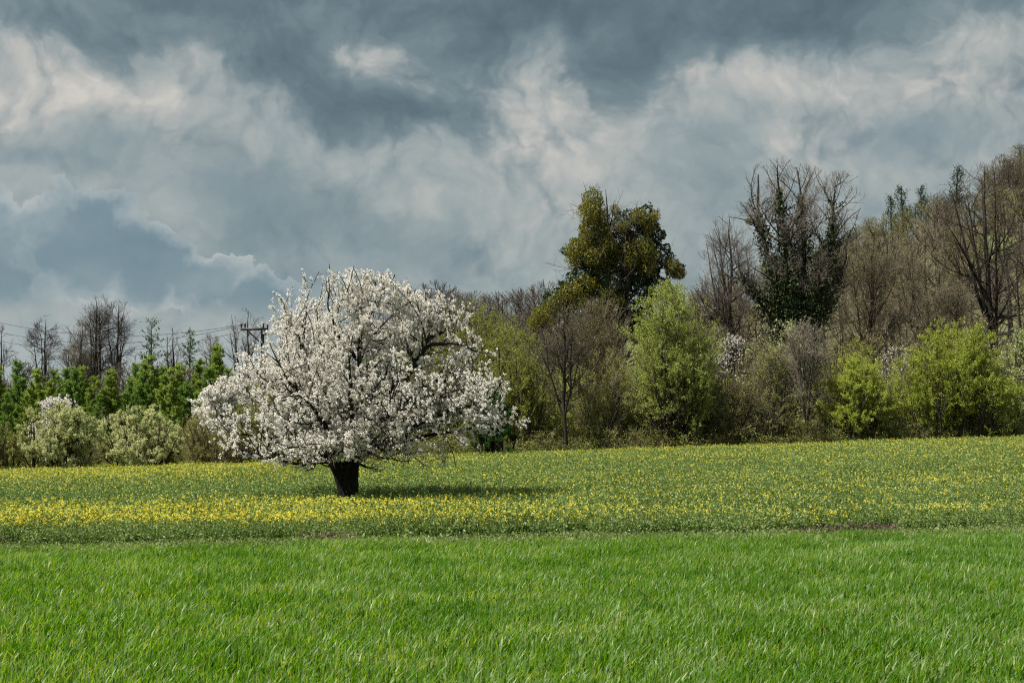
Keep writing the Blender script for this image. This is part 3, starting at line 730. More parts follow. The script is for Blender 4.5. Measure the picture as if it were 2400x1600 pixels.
def main_cherry():
    rng = np.random.default_rng(21); D = TREE_D
    b = np.array([TREE_X, D, float(gh(TREE_X, D))])
    root = thing('cherry_tree', 'large white blossoming cherry tree with thick dark trunk standing alone in the field', 'tree', b)
    def q(X, Y, dy=0.0): w = at(X, Y, D + dy); return w - b
    # trunk: two fused stems, flaring at the base
    t1 = np.array([[0.02, 0, -0.1], [0.0, 0, 0.35], [0.0, 0, 0.8], [0.03, 0.02, 1.25], [0.12, 0.0, 1.6]])
    t2 = np.array([[-0.10, 0.05, -0.1], [-0.13, 0.04, 0.35], [-0.17, 0.02, 0.8], [-0.30, 0.0, 1.25], [-0.50, -0.03, 1.6]])
    def stem(pts, rads, K=14):
        P = polyline(pts, K)[None]; R = np.interp(np.linspace(0, 1, K + 1), np.linspace(0, 1, len(rads)), rads)[None]; return P, R
    chunks = []
    for pts, rads in ((t1, (.32, .25, .24, .25, .22)), (t2, (.26, .20, .20, .21, .18))):
        P, R = stem(pts, rads); V, F = tubes(P, R, 16)
        V = V + nrm(V * [1, 1, 0]) * (0.032 * np.sin(np.arctan2(V[:, 1], V[:, 0]) * 7 + V[:, 2] * 2.5) + 0.012 * np.sin(V[:, 2] * 17 + V[:, 0] * 30))[:, None]
        chunks.append((V, F, 0))
    f1, f2 = t1[-1], t2[-1]
    limbs = [  # (points, start radius)
        ([f1, q(822, 960), q(826, 880), q(822, 780, .3), q(812, 700, .5)], .16),
        ([f1, q(862, 970), q(905, 890, -.3), q(952, 830, -.6), q(985, 775, -.6), q(1000, 700, -.4)], .17),
        ([f2, q(742, 965, .4), q(705, 865, .8), q(700, 770, .8), q(712, 690, .9)], .13),
        ([f2, q(735, 1042, -.2), q(655, 1018, -.5), q(580, 985, -.6), q(530, 985, -.6)], .10),
        ([f2 - [0, 0, .15], q(745, 1052, -.8), q(690, 1058, -1.4), q(610, 1045, -1.9), q(545, 1020, -2.0)], .08),
        ([f1, q(890, 1010, -.5), q(985, 960, -.9), q(1080, 925, -1.1), q(1168, 892, -1.2)], .10),
        ([f1, q(880, 1025, .6), q(970, 1010, 1.0), q(1070, 1000, 1.1), q(1150, 980, 1.2)], .085),
        ([f1, q(850, 1000, -1.2), q(890, 950, -2.4), q(930, 930, -3.2), q(960, 940, -3.7)], .09),
        ([f2, q(760, 990, -1.2), q(715, 935, -2.3), q(670, 905, -3.1), q(640, 915, -3.6)], .09),
        ([f1, q(800, 985, -1.3), q(792, 900, -2.4), q(785, 830, -2.9), q(790, 780, -3.0)], .10),
        ([f1, q(830, 960, 1.3), q(870, 860, 2.4), q(900, 770, 2.8), q(905, 690, 2.8)], .11),
        ([f2, q(770, 960, 1.4), q(740, 870, 2.5), q(730, 790, 3.0), q(735, 720, 3.0)], .10),
        ([f2, q(700, 985, 1.2), q(630, 925, 2.0), q(590, 870, 2.3), q(575, 820, 2.3)], .08),
        ([q(952, 830, -.6), q(1000, 792, -.8), q(1055, 800, -1.0), q(1095, 812, -1.1), q(1140, 821, -1.2)], .06),
        ([q(905, 890, -.3), q(960, 880, .4), q(1030, 870, .7), q(1080, 850, .8)], .07),
        ([q(742, 965, .4), q(680, 930, 0), q(620, 890, -.2), q(590, 850, -.2)], .06),
        ([f1 - [0, 0, .2], q(840, 1050, -1.5), q(880, 1035, -2.6), q(930, 1030, -3.4)], .06),
        ([q(822, 800, .3), q(850, 740, -.4), q(865, 690, -.8), q(872, 660, -.9)], .05),
        ([q(815, 820, .2), q(780, 760, -.8), q(765, 700, -1.2), q(760, 665, -1.3)], .05),
        ([q(700, 800, .8), q(665, 760, .2), q(650, 720, 0)], .045),
        ([q(985, 775, -.6), q(1030, 740, -.2), q(1050, 710, 0)], .045),
        ([q(742, 950, .4), q(660, 880, -1.2), q(610, 820, -1.4), q(600, 780, -1.2)], .06),
        ([q(862, 960, 0), q(960, 930, -1.6), q(1040, 900, -2.0), q(1090, 880, -2.0)], .06),
        ([f2 - [0, 0, .2], q(770, 1045, -1.6), q(735, 1035, -2.6), q(700, 1040, -3.3)], .06),
    ]
    LP, LR = [], []
    K = 12
    for pts, r0 in limbs:
        P = polyline(pts, K); P[1:] += np.cumsum(rng.normal(size=(K, 3)) * .035, 0) ; t = np.linspace(0, 1, K + 1)
        LP.append(P); LR.append(r0 * (1 - t) ** 1.05 + .012)
    P1 = np.array(LP); R1 = np.array(LR)
    env = envelope([(632, 700, 925), (650, 688, 945), (690, 660, 1040), (740, 625, 1075), (800, 590, 1090), (850, 575, 1160), (885, 560, 1215), (930, 540, 1225), (975, 505, 1215),
                    (1020, 500, 1190), (1045, 525, 1130), (1058, 560, 1050), (1068, 640, 960), (1076, 700, 900)], 803, D, 0.86, b[2])
    Z0 = q(800, 1000)[2]
    P2, R2 = spawn(P1, R1, rng, 4.4, 0.10, 1.0, 55, 14, (1.0, 2.6), None, .42, .010, 7, .22, .13, env, .016, .4, .06)
    k = P2[:, :, 2].min(1) > .95; P2, R2 = P2[k], R2[k]
    P3, R3 = spawn(np.concatenate([P2]), R2, rng, 4.2, 0.1, 1.0, 48, 14, (0.4, 1.25), None, .55, .006, 5, .25, .14, env, .009, .35, .07)
    P3b, R3b = spawn(P1, R1, rng, 2.2, 0.25, 1.0, 60, 14, (0.4, 1.0), None, .3, .006, 5, .5, .14, env, .009, .35, .07)
    # long upright water shoots along the top
    top = P1[:, -1][np.array([0, 1, 2, 10, 11])]
    sb = np.repeat(top, 9, 0) + rng.normal(size=(45, 3)) * [.55, .5, .3]
    SP, SR = march(sb, nrm(rng.normal(size=(45, 3)) * [.3, .25, 0] + [0, 0, 1]), rng.uniform(.5, 1.35, 45), 5, .3, .07, rng, np.full(45, .018), .006)
    SP, SR = clamp_env(SP, SR, env, rng, .12, .05)
    P4, R4 = spawn(np.concatenate([P3, P3b]), np.concatenate([R3, R3b]), rng, 2.6, .1, 1, 45, 14, (.15, .45), None, .6, .004, 3, .3, .12, env, .006, .3, .08)
    chunks += [(*tubes(P1, R1, 8), 0)]
    # sawn-off stub under the left bough
    s0 = q(735, 1050, -.5); chunks.append((*tubes(np.array([[s0, s0 + [-.35, -.1, -.06], s0 + [-.55, -.1, -.02], s0 + [-.66, -.12, -.12]]]), np.array([[.07, .06, .055, .05]]), 7), 0))
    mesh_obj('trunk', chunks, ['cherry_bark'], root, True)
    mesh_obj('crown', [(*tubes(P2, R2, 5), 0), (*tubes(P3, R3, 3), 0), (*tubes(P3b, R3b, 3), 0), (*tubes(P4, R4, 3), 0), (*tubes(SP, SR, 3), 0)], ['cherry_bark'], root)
    C = np.concatenate([sample(P3, 17, rng, .15, 1.02, .035), sample(P3b, 9, rng, .2, 1.02, .035), sample(P4, 24, rng, .2, 1.03, .03), sample(SP, 13, rng, .12, 1.03, .028), sample(P2, 2.6, rng, .25, 1, .04)])
    # thinner bloom in the low right quarter, where the hedge shows through
    C = np.concatenate([C, sample(P1, 12, rng, .55, 1.02, .06)]); C = C[~((np.abs(C[:, 0] + .1) < .75) & (C[:, 2] < q(800, 1056)[2]))]
    thin = (C[:, 0] > q(880, 900)[0]) & (C[:, 2] < q(880, 830)[2])
    C = C[~thin | (rng.random(len(C)) < .55)]
    mesh_obj('blossom', [(*blossom_clusters(C, rng, .043, 14, .033), 0)], ['blossom'], root)
    LC = C[rng.random(len(C)) < .33] + rng.normal(size=(1, 3)) * .0; LC = LC + rng.normal(size=LC.shape) * .06
    mesh_obj('young_leaves', [(*diamonds(LC, .055, rng), 0)], ['bronze_leaf'], root)
    return len(C)


def small_cherry(name, label, D, X, profile, seed, n=9000, size=.07, r=.2, mats=('dark_bark', 'dark_twig'), cl=(.06, 6, .07), dep=.9):
    root, (P0, P1, P2, P3), env, rng = bare_tree(name, label, D, X, profile, seed, r, mats, 1.15, 2, None, None, low=.15, ang=48, lvl4=False, dep=dep, up=.3)
    L = np.linalg.norm(np.diff(P3, axis=1), axis=2).sum()
    C = np.concatenate([sample(P3, n * .8 / L, rng, .1, 1.02, .05), sample(P2, n * .2 / np.linalg.norm(np.diff(P2, axis=1), axis=2).sum(), rng, .3, 1, .05)])
    mesh_obj('blossom', [(*blossom_clusters(C, rng, *cl), 0)], ['blossom'], root)
    C = C[::4] + rng.normal(size=C[::4].shape) * .08
    mesh_obj('young_leaves', [(*diamonds(C, .07, rng), 0)], ['bronze_leaf'], root)
    return root

# ------------------------------------------------------------------ the place
build_wheat(); build_rape(); build_weeds(); build_undergrowth()
NCL = main_cherry()
small_cherry('cherry_tree', 'second white blossoming cherry tree behind the left side of the big cherry', 87, 600,
             [(690, 640, 760), (730, 600, 820), (780, 560, 840), (840, 525, 850), (880, 470, 840), (930, 430, 820), (980, 425, 780), (1040, 470, 740)], 31, 26000, cl=(.07, 5, .085), r=.22)
small_cherry('cherry_tree', 'low white blossoming tree at the far left foot of the second cherry', 84, 490,
             [(868, 490, 540), (890, 455, 580), (930, 426, 600), (980, 430, 600), (1010, 450, 580)], 34, 12000, cl=(.07, 5, .085), r=.12)
small_cherry('blackthorn_bush', 'white blossoming bush at far left behind the pale green shrub', 90, 135,
             [(903, 130, 160), (925, 95, 195), (960, 70, 215), (1000, 55, 220), (1060, 70, 200)], 32, 5500, r=.10, cl=(.07, 6, .09))
small_cherry('cherry_tree', 'small white blossoming tree between the bright green tree and the ivy-clad tree', 93, 1690,
             [(765, 1665, 1700), (790, 1650, 1718), (840, 1648, 1728), (900, 1660, 1720)], 33, 1500, r=.10, cl=(.05, 5, .065))

# hedgerow, left to right
leafy_bush('flowering_shrub', 'rounded cream and pale green shrub, leftmost of the pair before the young larches', 80, 130,
           [(925, 110, 185), (950, 75, 215), (990, 45, 235), (1030, 30, 240), (1085, 35, 235)], 41, 'cream_leaf', wide=1.32, n=18000, size=.085, stems=26, spread=45, r=.05, up=(0, 0, .2))
leafy_bush('flowering_shrub', 'wide cream and pale green shrub left of the brown willow scrub', 80, 325,
           [(933, 285, 370), (950, 250, 400), (990, 228, 425), (1030, 222, 432), (1085, 228, 430)], 42, 'cream_leaf', wide=1.34, n=20000, size=.085, stems=28, spread=45, r=.05, up=(0, 0, .2))
leafy_bush('willow_shrub', 'brown twiggy shrub with sparse leaves beside the left edge of the cherry crown', 78, 480,
           [(945, 450, 560), (965, 415, 590), (1000, 408, 600), (1085, 430, 570)], 43, 'bud_leaf', n=5500, size=.07, stems=42, spread=38, r=.035, mats=('grey_bark', 'brown_twig'), dens=1.25)
leafy_bush('willow_shrub', 'yellowish twiggy shrub glimpsed under the left boughs of the cherry', 78, 620,
           [(880, 560, 700), (930, 540, 720), (1000, 530, 720), (1080, 560, 690)], 44, 'olive_leaf', n=6500, size=.075, stems=30, spread=36, r=.035, mats=('grey_bark', 'brown_twig'))
leafy_bush('scrub_bush', 'low thin pale scrub at the left edge of the field', 80, 5,
           [(960, -40, 25), (1000, -50, 50), (1085, -45, 55)], 45, 'bud_leaf', n=5000, size=.075, stems=18, spread=42, r=.04, mats=('grey_bark', 'grey_twig'))
leafy_bush('hornbeam_tree', 'olive green budding tree behind the right side of the cherry crown', 92, 1090,
           [(690, 1060, 1120), (740, 1025, 1180), (820, 1000, 1215), (920, 1000, 1215), (1050, 1020, 1190)], 46, 'olive_leaf', n=17000, size=.09, stems=14, spread=26, r=.10, mats=('dark_bark', 'brown_twig'), cat='tree')
leafy_bush('hornbeam_tree', 'olive green budding tree between the cherry and the thin-trunked bare tree', 88, 1190,
           [(745, 1150, 1205), (790, 1115, 1250), (880, 1095, 1280), (980, 1100, 1290), (1050, 1120, 1280)], 47, 'olive_leaf', n=15000, size=.085, stems=14, spread=28, r=.09, mats=('dark_bark', 'brown_twig'), cat='tree')
leafy_bush('dark_green_bush', 'low dark green bush under the right tip of the cherry boughs', 83, 1130,
           [(905, 1110, 1160), (940, 1080, 1195), (1000, 1070, 1215), (1045, 1075, 1210)], 48, 'dark_leaf', n=13000, size=.10, stems=16, spread=40, r=.06)
leafy_bush('hornbeam_tree', 'olive tree standing directly behind the trunk of the cherry', 90, 900,
           [(760, 860, 960), (840, 820, 1010), (960, 810, 1020), (1060, 830, 1000)], 49, 'olive_leaf', n=9000, size=.10, stems=14, spread=30, r=.08, cat='tree')
bare_tree('bare_tree', 'slender bare tree with thin dark trunk below the mistletoe tree', 85.5, 1298,
          [(705, 1270, 1310), (740, 1240, 1350), (800, 1222, 1372), (880, 1232, 1368), (950, 1262, 1335)], 51, .12, ('dark_bark', 'dark_twig'), .72, low=.30, buds='bud_leaf', bud_n=1.2, ang=45)
leafy_bush('budding_shrub', 'sparse grey green sapling clump left of the bright green tree', 87, 1390,
           [(800, 1370, 1410), (850, 1340, 1450), (930, 1320, 1460), (1035, 1330, 1450)], 52, 'bud_leaf', n=7500, size=.075, stems=16, spread=30, r=.05, mats=('grey_bark', 'grey_twig'))
leafy_bush('spring_tree', 'tall bright green leafy tree in front of the mistletoe tree', 87, 1530,
           [(650, 1500, 1545), (680, 1475, 1590), (730, 1445, 1630), (800, 1425, 1655), (880, 1425, 1655), (950, 1445, 1640), (1030, 1470, 1610)], 53, 'fresh_leaf', n=30000, size=.085, stems=20, spread=27, r=.08, up=(0, 0, .8), cat='tree')
leafy_bush('brown_thicket', 'dark brown twiggy thicket right of the bright green tree', 86.5, 1680,
           [(860, 1650, 1720), (900, 1630, 1745), (960, 1620, 1755), (1025, 1630, 1750)], 54, 'bud_leaf', n=3500, size=.07, stems=36, spread=34, r=.04, mats=('dark_bark', 'brown_twig'), dens=1.4)
bare_tree('bare_tree', 'pale twigged bare sapling in front of the ivy-clad tree', 86, 1855,
          [(730, 1835, 1870), (780, 1800, 1905), (850, 1780, 1920), (930, 1790, 1905), (970, 1810, 1880)], 55, .09, ('grey_bark', 'pale_twig'), 1.0, stems=3, low=.25, ang=36, buds='bud_leaf', bud_n=.9)
leafy_bush('budding_shrub', 'thin grey budding shrub between the brown thicket and the yellow green bush', 86.5, 1770,
           [(790, 1745, 1790), (850, 1725, 1815), (940, 1720, 1830), (1020, 1730, 1820)], 56, 'bud_leaf', n=5500, size=.075, stems=20, spread=28, r=.045, mats=('grey_bark', 'grey_twig'), dens=1.1)
leafy_bush('hazel_bush', 'yellow green rounded bush left of the large lime bush', 86, 1965,
           [(815, 1945, 1990), (850, 1915, 2020), (900, 1885, 2050), (960, 1875, 2065), (1010, 1885, 2060)], 57, 'lime_leaf', wide=1.3, n=15500, size=.085, stems=22, spread=36, r=.05, mats=('dark_bark', 'brown_twig'))
leafy_bush('hazel_bush', 'large vivid lime green bush near the right edge', 86, 2190,
           [(735, 2160, 2215), (765, 2120, 2260), (820, 2085, 2300), (880, 2065, 2325), (950, 2055, 2325), (1005, 2070, 2310)], 58, 'lime_leaf', n=30000, size=.088, stems=30, spread=38, r=.06, wide=1.3)
leafy_bush('hazel_bush', 'green and cream flowering bush cut by the right edge', 88, 2345,
           [(755, 2325, 2380), (800, 2300, 2420), (880, 2285, 2440), (1000, 2290, 2440)], 59, 'fresh_leaf', ('blossom', .16), n=13000, size=.085, stems=20, spread=36, r=.05)
leafy_bush('blackthorn_bush', 'white flecked dark bush between the two lime green bushes', 92, 2060,
           [(800, 2030, 2090), (840, 2010, 2120), (900, 2000, 2130), (990, 2010, 2120)], 60, 'bud_leaf', ('blossom', .35), n=5000, size=.075, stems=20, spread=34, r=.05, mats=('dark_bark', 'grey_twig'))
leafy_bush('budding_shrub', 'pale budding bush below the ivy-clad tree trunk', 93, 1800,
           [(735, 1775, 1840), (790, 1735, 1880), (870, 1725, 1890), (990, 1740, 1880)], 61, 'cream_leaf', ('blossom', .06), n=6500, size=.08, stems=20, spread=32, r=.05, mats=('dark_bark', 'brown_twig'))
leafy_bush('budding_shrub', 'brown budding thicket at the foot of the mistletoe tree', 96, 1330,
           [(690, 1290, 1420), (740, 1250, 1450), (820, 1230, 1470), (1020, 1240, 1460)], 62, 'bud_leaf', n=6500, size=.08, stems=30, spread=30, r=.06, mats=('grey_bark', 'brown_twig'), dens=1.0)

# ---- tall trees behind the hedgerow
def mistletoe_tree():
    D, X = 108, 1405
    root, (P0, P1, P2, P3), env, rng = bare_tree('mistletoe_tree', 'tall tree smothered in golden green mistletoe balls and dark ivy', D, X,
        [(425, 1335, 1420), (450, 1315, 1530), (520, 1295, 1560), (600, 1280, 1590), (680, 1240, 1590), (740, 1215, 1570), (800, 1230, 1540), (860, 1300, 1500)], 71, .42, ('dark_bark', 'dark_twig'), .55, 2, None, None, low=.2, dep=.7)
    b = ground_at(X, D)
    def q(x, y, dy=0.0): return at(x, y, D + dy) - b
    # dark ivy wrapped in big irregular clumps
    cl = [(1360, 480, 26), (1365, 530, 38), (1335, 575, 40), (1385, 590, 45), (1420, 560, 40), (1440, 515, 36), (1480, 500, 34), (1470, 560, 44), (1500, 540, 30), (1440, 610, 48),
          (1400, 650, 50), (1480, 620, 45), (1510, 590, 36), (1345, 640, 42), (1310, 670, 40), (1280, 700, 38), (1250, 725, 28), (1340, 710, 45), (1400, 710, 48), (1460, 690, 50), (1510, 660, 34), (1550, 620, 24),
          (1440, 750, 50), (1380, 770, 45), (1480, 740, 40), (1320, 760, 36)]
    C = []
    for x, y, r in cl:
        rr = r * D / F_D * 1.0; n = int(1700 * (r / 40) ** 2); d = nrm(rng.normal(size=(n, 3)))
        lump = 1 + .28 * np.sin(d[:, :1] * 5 + x) * np.cos(d[:, 2:] * 6 + y)
        C.append(q(x, y, rng.uniform(-.8, .8)) + d * rr * rng.uniform(.35, 1.0, (n, 1)) ** .45 * lump * [1, .8, .9])
    C = np.concatenate(C)
    mesh_obj('ivy', [(*diamonds(C, .17, rng, .8), 0)], ['ivy_leaf'], root)
    # mistletoe balls
    balls = [(1362, 458, 20), (1352, 487, 20), (1380, 498, 17), (1358, 522, 22), (1385, 537, 20), (1325, 572, 22), (1345, 560, 18), (1318, 596, 16), (1395, 565, 18), (1405, 590, 20), (1380, 612, 18), (1362, 590, 17),
             (1452, 578, 24), (1478, 572, 22), (1495, 590, 18), (1448, 600, 18), (1488, 612, 18), (1470, 498, 15), (1500, 500, 13), (1492, 525, 14), (1345, 655, 22), (1372, 660, 17), (1310, 672, 20), (1285, 690, 18),
             (1268, 708, 18), (1240, 725, 18), (1228, 742, 16), (1258, 738, 14), (1330, 690, 16), (1395, 676, 16), (1420, 690, 15), (1545, 612, 16), (1560, 628, 13), (1430, 520, 13), (1412, 482, 10)]
    protos = []
    for k in range(3):
        n = 1300; d = nrm(rng.normal(size=(n, 3))); lump = 1 + .16 * np.sin(d[:, 0] * 6 + k) * np.sin(d[:, 2] * 5 + k * 2) + .08 * np.sin(d[:, 1] * 13)
        Cc = d * (rng.uniform(.15, 1, (n, 1)) ** .4) * lump[:, None]
        protos.append(mesh_obj('mistletoe_ball', [(*diamonds(Cc, .17, rng, .45), 0)], ['mistletoe_leaf'], link=False).data)
    for i, (x, y, r) in enumerate(balls):
        o = bpy.data.objects.new('mistletoe_ball', protos[i % 3]); COL.objects.link(o); o.parent = root
        rr = r * D / F_D * 1.3; o.location = q(x, y, -1.3 + rng.uniform(-.5, .4)); o.scale = (rr, rr, rr * rng.uniform(.85, 1.1)); o.rotation_euler = (0, 0, rng.uniform(0, 6))
mistletoe_tree()


def ivy_clad():
    D, X = 114, 1815
    rng = np.random.default_rng(72); b = ground_at(X, D)
    root = thing('ivy_clad_tree', 'very tall bare tree with three ivy-wrapped stems and fine twigs at the top', 'tree', b)
    def q(x, y, dy=0.0): return at(x, y, D + dy) - b
    stems = [[(1812, 840), (1790, 700), (1755, 560), (1738, 480), (1742, 400)], [(1815, 840), (1812, 680), (1800, 560), (1790, 460), (1785, 380)], [(1818, 840), (1840, 700), (1850, 580), (1840, 480), (1830, 385)],
             [(1822, 840), (1875, 700), (1905, 590), (1915, 500), (1918, 425)], [(1815, 830), (1770, 720), (1700, 640), (1690, 560)], [(1820, 830), (1880, 740), (1930, 640), (1950, 540)]]
    LP, LR = [], []
    for i, s in enumerate(stems):
        dy = rng.uniform(-1.5, 1.5); P = polyline([q(*s[0])] + [q(*p, dy * k / 4) for k, p in enumerate(s[1:], 1)], 12); P[1:-1] += rng.normal(size=(11, 3)) * .08
        LP.append(P); LR.append((.30 if i < 4 else .16) * (1 - np.linspace(0, 1, 13)) ** .8 + .03)
    foot = polyline([[0, 0, -.2], [0, 0, 2], q(1816, 835)], 12); LP.append(foot); LR.append(np.full(13, .48))
    P0 = np.array(LP); R0 = np.array(LR)
    env = envelope([(365, 1765, 1820), (385, 1735, 1860), (410, 1705, 1945), (460, 1690, 1965), (500, 1685, 1985), (600, 1660, 1965), (720, 1700, 1930), (820, 1730, 1900), (930, 1740, 1890)], X, D, .8, b[2])
    P1, R1 = spawn(P0[:6], R0[:6], rng, 1.8, .28, 1, 46, 12, (2.6, 5.2), None, .45, .012, 8, .2, .09, env, .03, .35)
    P2, R2 = spawn(P1, R1, rng, 2.6, .12, 1, 40, 12, (1.0, 2.8), None, .5, .008, 5, .2, .12, env, .016, .5)
    P3, R3 = spawn(P2, R2, rng, 3.0, .1, 1, 38, 12, (.5, 1.4), None, .6, .005, 3, .2, .12, env, .013, .4)
    P4, R4 = spawn(P3, R3, rng, 3.0, .1, 1, 36, 12, (.35, .8), None, .7, .006, 2, .15, .1, env, .010, .3)
    mesh_obj('trunk', [(*tubes(P0, R0, 8), 0), (*tubes(P1, R1, 4), 0)], ['dark_bark'], root, True)
    mesh_obj('crown', [(*tubes(P2, R2, 3), 0), (*tubes(P3, R3, 3), 0), (*tubes(P4, R4, 3), 0)], ['grey_twig'], root)
    ivy = []
    for i, P in enumerate(P0[:6]):
        top = (.80, .86, .86, .84, .75, .72)[i]
        t = rng.uniform(0, 1, 3600 if i < 4 else 1500) ** 1.15 * top * 12; k = np.minimum(t.astype(int), 11); f = (t - k)[:, None]
        c = P[k] * (1 - f) + P[k + 1] * f; tt = t / 12
        w = (1.35 * (1 - tt / top) ** .7 + .26) * (1 + .35 * np.sin(tt * 30 + i * 2) * np.cos(tt * 47))
        d = nrm(rng.normal(size=(len(t), 3))) * (rng.uniform(.2, 1, len(t)) ** .5 * w)[:, None]; ivy.append(c + d)
    m = (P1[:, 0, 2] < q(0 + 1800, 470)[2]); C = sample(P1[m], 12, rng, 0, .45, .16); ivy.append(C)
    n = 3000; y = rng.uniform(640, 840, n); ivy.append(np.array([q(1812 + rng.normal() * 34, yy, rng.normal() * 1.2) for yy in y]))
    mesh_obj('ivy', [(*diamonds(np.concatenate(ivy), .19, rng, .8), 0)], ['ivy_leaf'], root)
    pr = bpy.data.meshes['mistletoe_ball']
    for x, y, r in ((1790, 437, 9), (1719, 508, 9), (1662, 632, 10)):
        o = bpy.data.objects.new('mistletoe_ball', pr); COL.objects.link(o); o.parent = root; rr = r * D / F_D; o.scale = (rr, rr, rr); o.location = q(x, y)
ivy_clad()

bare_tree('bare_tree', 'spreading bare tree between the mistletoe tree and the ivy-clad tree', 112, 1690,
          [(492, 1655, 1685), (520, 1635, 1715), (560, 1615, 1730), (620, 1590, 1745), (700, 1592, 1745), (760, 1610, 1740)], 73, .26, ('dark_bark', 'grey_twig'), 1.1, 1, low=.30, ang=58, dep=.8)
bare_tree('bare_tree', 'wide branching bare tree on the hill side near the right edge', 112, 2290,
          [(375, 2225, 2275), (400, 2190, 2320), (450, 2150, 2350), (520, 2135, 2375), (600, 2150, 2380), (700, 2190, 2370)], 74, .34, ('dark_bark', 'dark_twig'), .75, 2, low=.28, ang=56, dep=.75, up=.3)
bare_tree('bare_tree', 'dark leaning bare tree cut by the right edge', 108, 2335,
          [(480, 2345, 2395), (540, 2320, 2420), (620, 2310, 2430), (720, 2310, 2420)], 75, .24, ('dark_bark', 'dark_twig'), .8, 1, low=.35, ang=42, dep=.75)
bare_tree('bare_tree', 'rounded brown bare tree left of the wide branching tree', 118, 2125,
          [(545, 2090, 2160), (580, 2045, 2195), (640, 2010, 2220), (700, 2005, 2225), (760, 2040, 2210)], 76, .24, ('dark_bark', 'brown_twig'), 1.1, 2, low=.25, ang=48)
bare_tree('budding_tree', 'yellowish budding tree right of the ivy-clad tree', 100, 1995,
          [(560, 1975, 2010), (600, 1950, 2045), (660, 1930, 2070), (720, 1915, 2085), (800, 1920, 2080), (850, 1940, 2060)], 77, .17, ('dark_bark', 'brown_twig'), 1.05, 1, low=.28, ang=40, buds='bud_leaf', bud_n=2.6)
bare_tree('budding_tree', 'budding olive tree behind the large lime bush', 104, 2180,
          [(640, 2150, 2200), (680, 2110, 2240), (760, 2090, 2250), (860, 2090, 2250)], 78, .16, ('dark_bark', 'brown_twig'), 1.0, 2, low=.25, buds='bud_leaf', bud_n=1.5)

# left group in the distance
bare_tree('bare_tree', 'bare tree at the left edge above the larches', 150, 2,
          [(745, -10, 8), (780, -30, 25), (830, -45, 42), (880, -45, 45)], 81, .2, ('dark_bark', 'dark_twig'), .8, low=.2, ang=55)
bare_tree('bare_tree', 'rounded bare tree standing alone between the left edge and the tall bare pair', 152, 106,
          [(724, 98, 118), (745, 78, 135), (790, 62, 148), (830, 60, 152), (865, 72, 142)], 82, .26, ('dark_bark', 'dark_twig'), 1.25, low=.18, ang=58, up=.15)
bare_tree('bare_tree', 'lower bare tree left of the tall bare pair', 156, 185,
          [(738, 165, 210), (765, 150, 228), (820, 140, 235), (870, 150, 225)], 83, .24, ('dark_bark', 'brown_twig'), 1.25, low=.22, ang=44)
bare_tree('bare_tree', 'tallest bare tree of the left group with a narrow crown', 152, 227,
          [(678, 215, 240), (700, 198, 252), (750, 182, 262), (810, 180, 265), (870, 195, 255)], 84, .30, ('dark_bark', 'dark_twig'), 1.25, low=.28, ang=58, up=.15)
bare_tree('bare_tree', 'tall bare tree with fan crown right of the tallest one', 150, 262,
          [(688, 262, 285), (705, 248, 302), (750, 242, 310), (800, 240, 308), (860, 245, 290)], 85, .26, ('dark_bark', 'dark_twig'), 1.25, low=.28, ang=58, up=.15)
conifer('larch_tree', 'thin airy larch with a rounded top left of the utility pole', 140, 348, 731, 86, 'dark_leaf', .27, 2600, sparse=.7, low=.3, size=.2)
bare_tree('bare_tree', 'slim bare tree between the two airy larches', 142, 398,
          [(748, 392, 404), (775, 380, 415), (820, 375, 422), (865, 380, 418)], 87, .15, ('dark_bark', 'grey_twig'), .8, low=.3)
conifer('larch_tree', 'thin airy larch bent at its tip nearest to the utility pole', 138, 436, 752, 88, 'dark_leaf', .25, 2400, sparse=.7, low=.25, size=.2)
bare_tree('bare_tree', 'small bare tree between the bent larch and the utility pole', 145, 482,
          [(768, 470, 495), (790, 458, 510), (860, 455, 515)], 89, .15, ('dark_bark', 'grey_twig'), .8, low=.2)
bare_tree('bare_tree', 'bare tree behind the utility pole beside the cherry crown', 125, 562,
          [(708, 560, 578), (735, 530, 610), (790, 505, 640), (860, 510, 640)], 90, .18, ('dark_bark', 'grey_twig'), .6, low=.25, ang=48, buds='bud_leaf', bud_n=.4)

# young larches: conical bright green trees, one object each
LAR = [(-8, 838, 104, 0, 'at the left edge'), (40, 830, 112, 1, 'pale tall one second from the left edge'), (14, 905, 99, 1, 'lowest at the left edge'), (78, 852, 103, 0, 'broad dark one behind the white blossoming bush'),
       (118, 853, 110, 0, 'slim one below the lone rounded bare tree'), (150, 846, 112, 1, 'pale one below the lower bare tree'), (170, 845, 108, 1, 'bushy one below the lower bare tree'), (192, 846, 110, 0, 'dark one below the tallest bare tree'),
       (212, 868, 101, 0, 'short one before the tallest bare tree'), (255, 850, 102, 0, 'broad one below the fan-crowned tree'), (310, 836, 114, 1, 'pale one left of the airy larch'), (296, 880, 105, 2, 'yellowish one before its neighbours'),
       (345, 822, 108, 0, 'pointed one below the rounded airy larch'), (330, 850, 103, 1, 'pale broad one before the pointed larch'), (392, 850, 99, 0, 'largest dark one above the cream shrubs'), (370, 842, 110, 1, 'pale one under the slim bare tree'),
       (428, 868, 104, 2, 'yellow green one beside the second cherry'), (412, 838, 114, 0, 'one below the bent larch'), (455, 830, 112, 0, 'one right of the bent larch'), (500, 794, 116, 0, 'dark narrow spire beside the second cherry'),
       (478, 845, 108, 1, 'pale one left of the dark spire'), (520, 850, 112, 0, 'one half hidden behind the second cherry'), (60, 905, 98, 0, 'low dark one behind the white bush'), (225, 905, 97, 1, 'low pale one above the gap of the cream shrubs')]
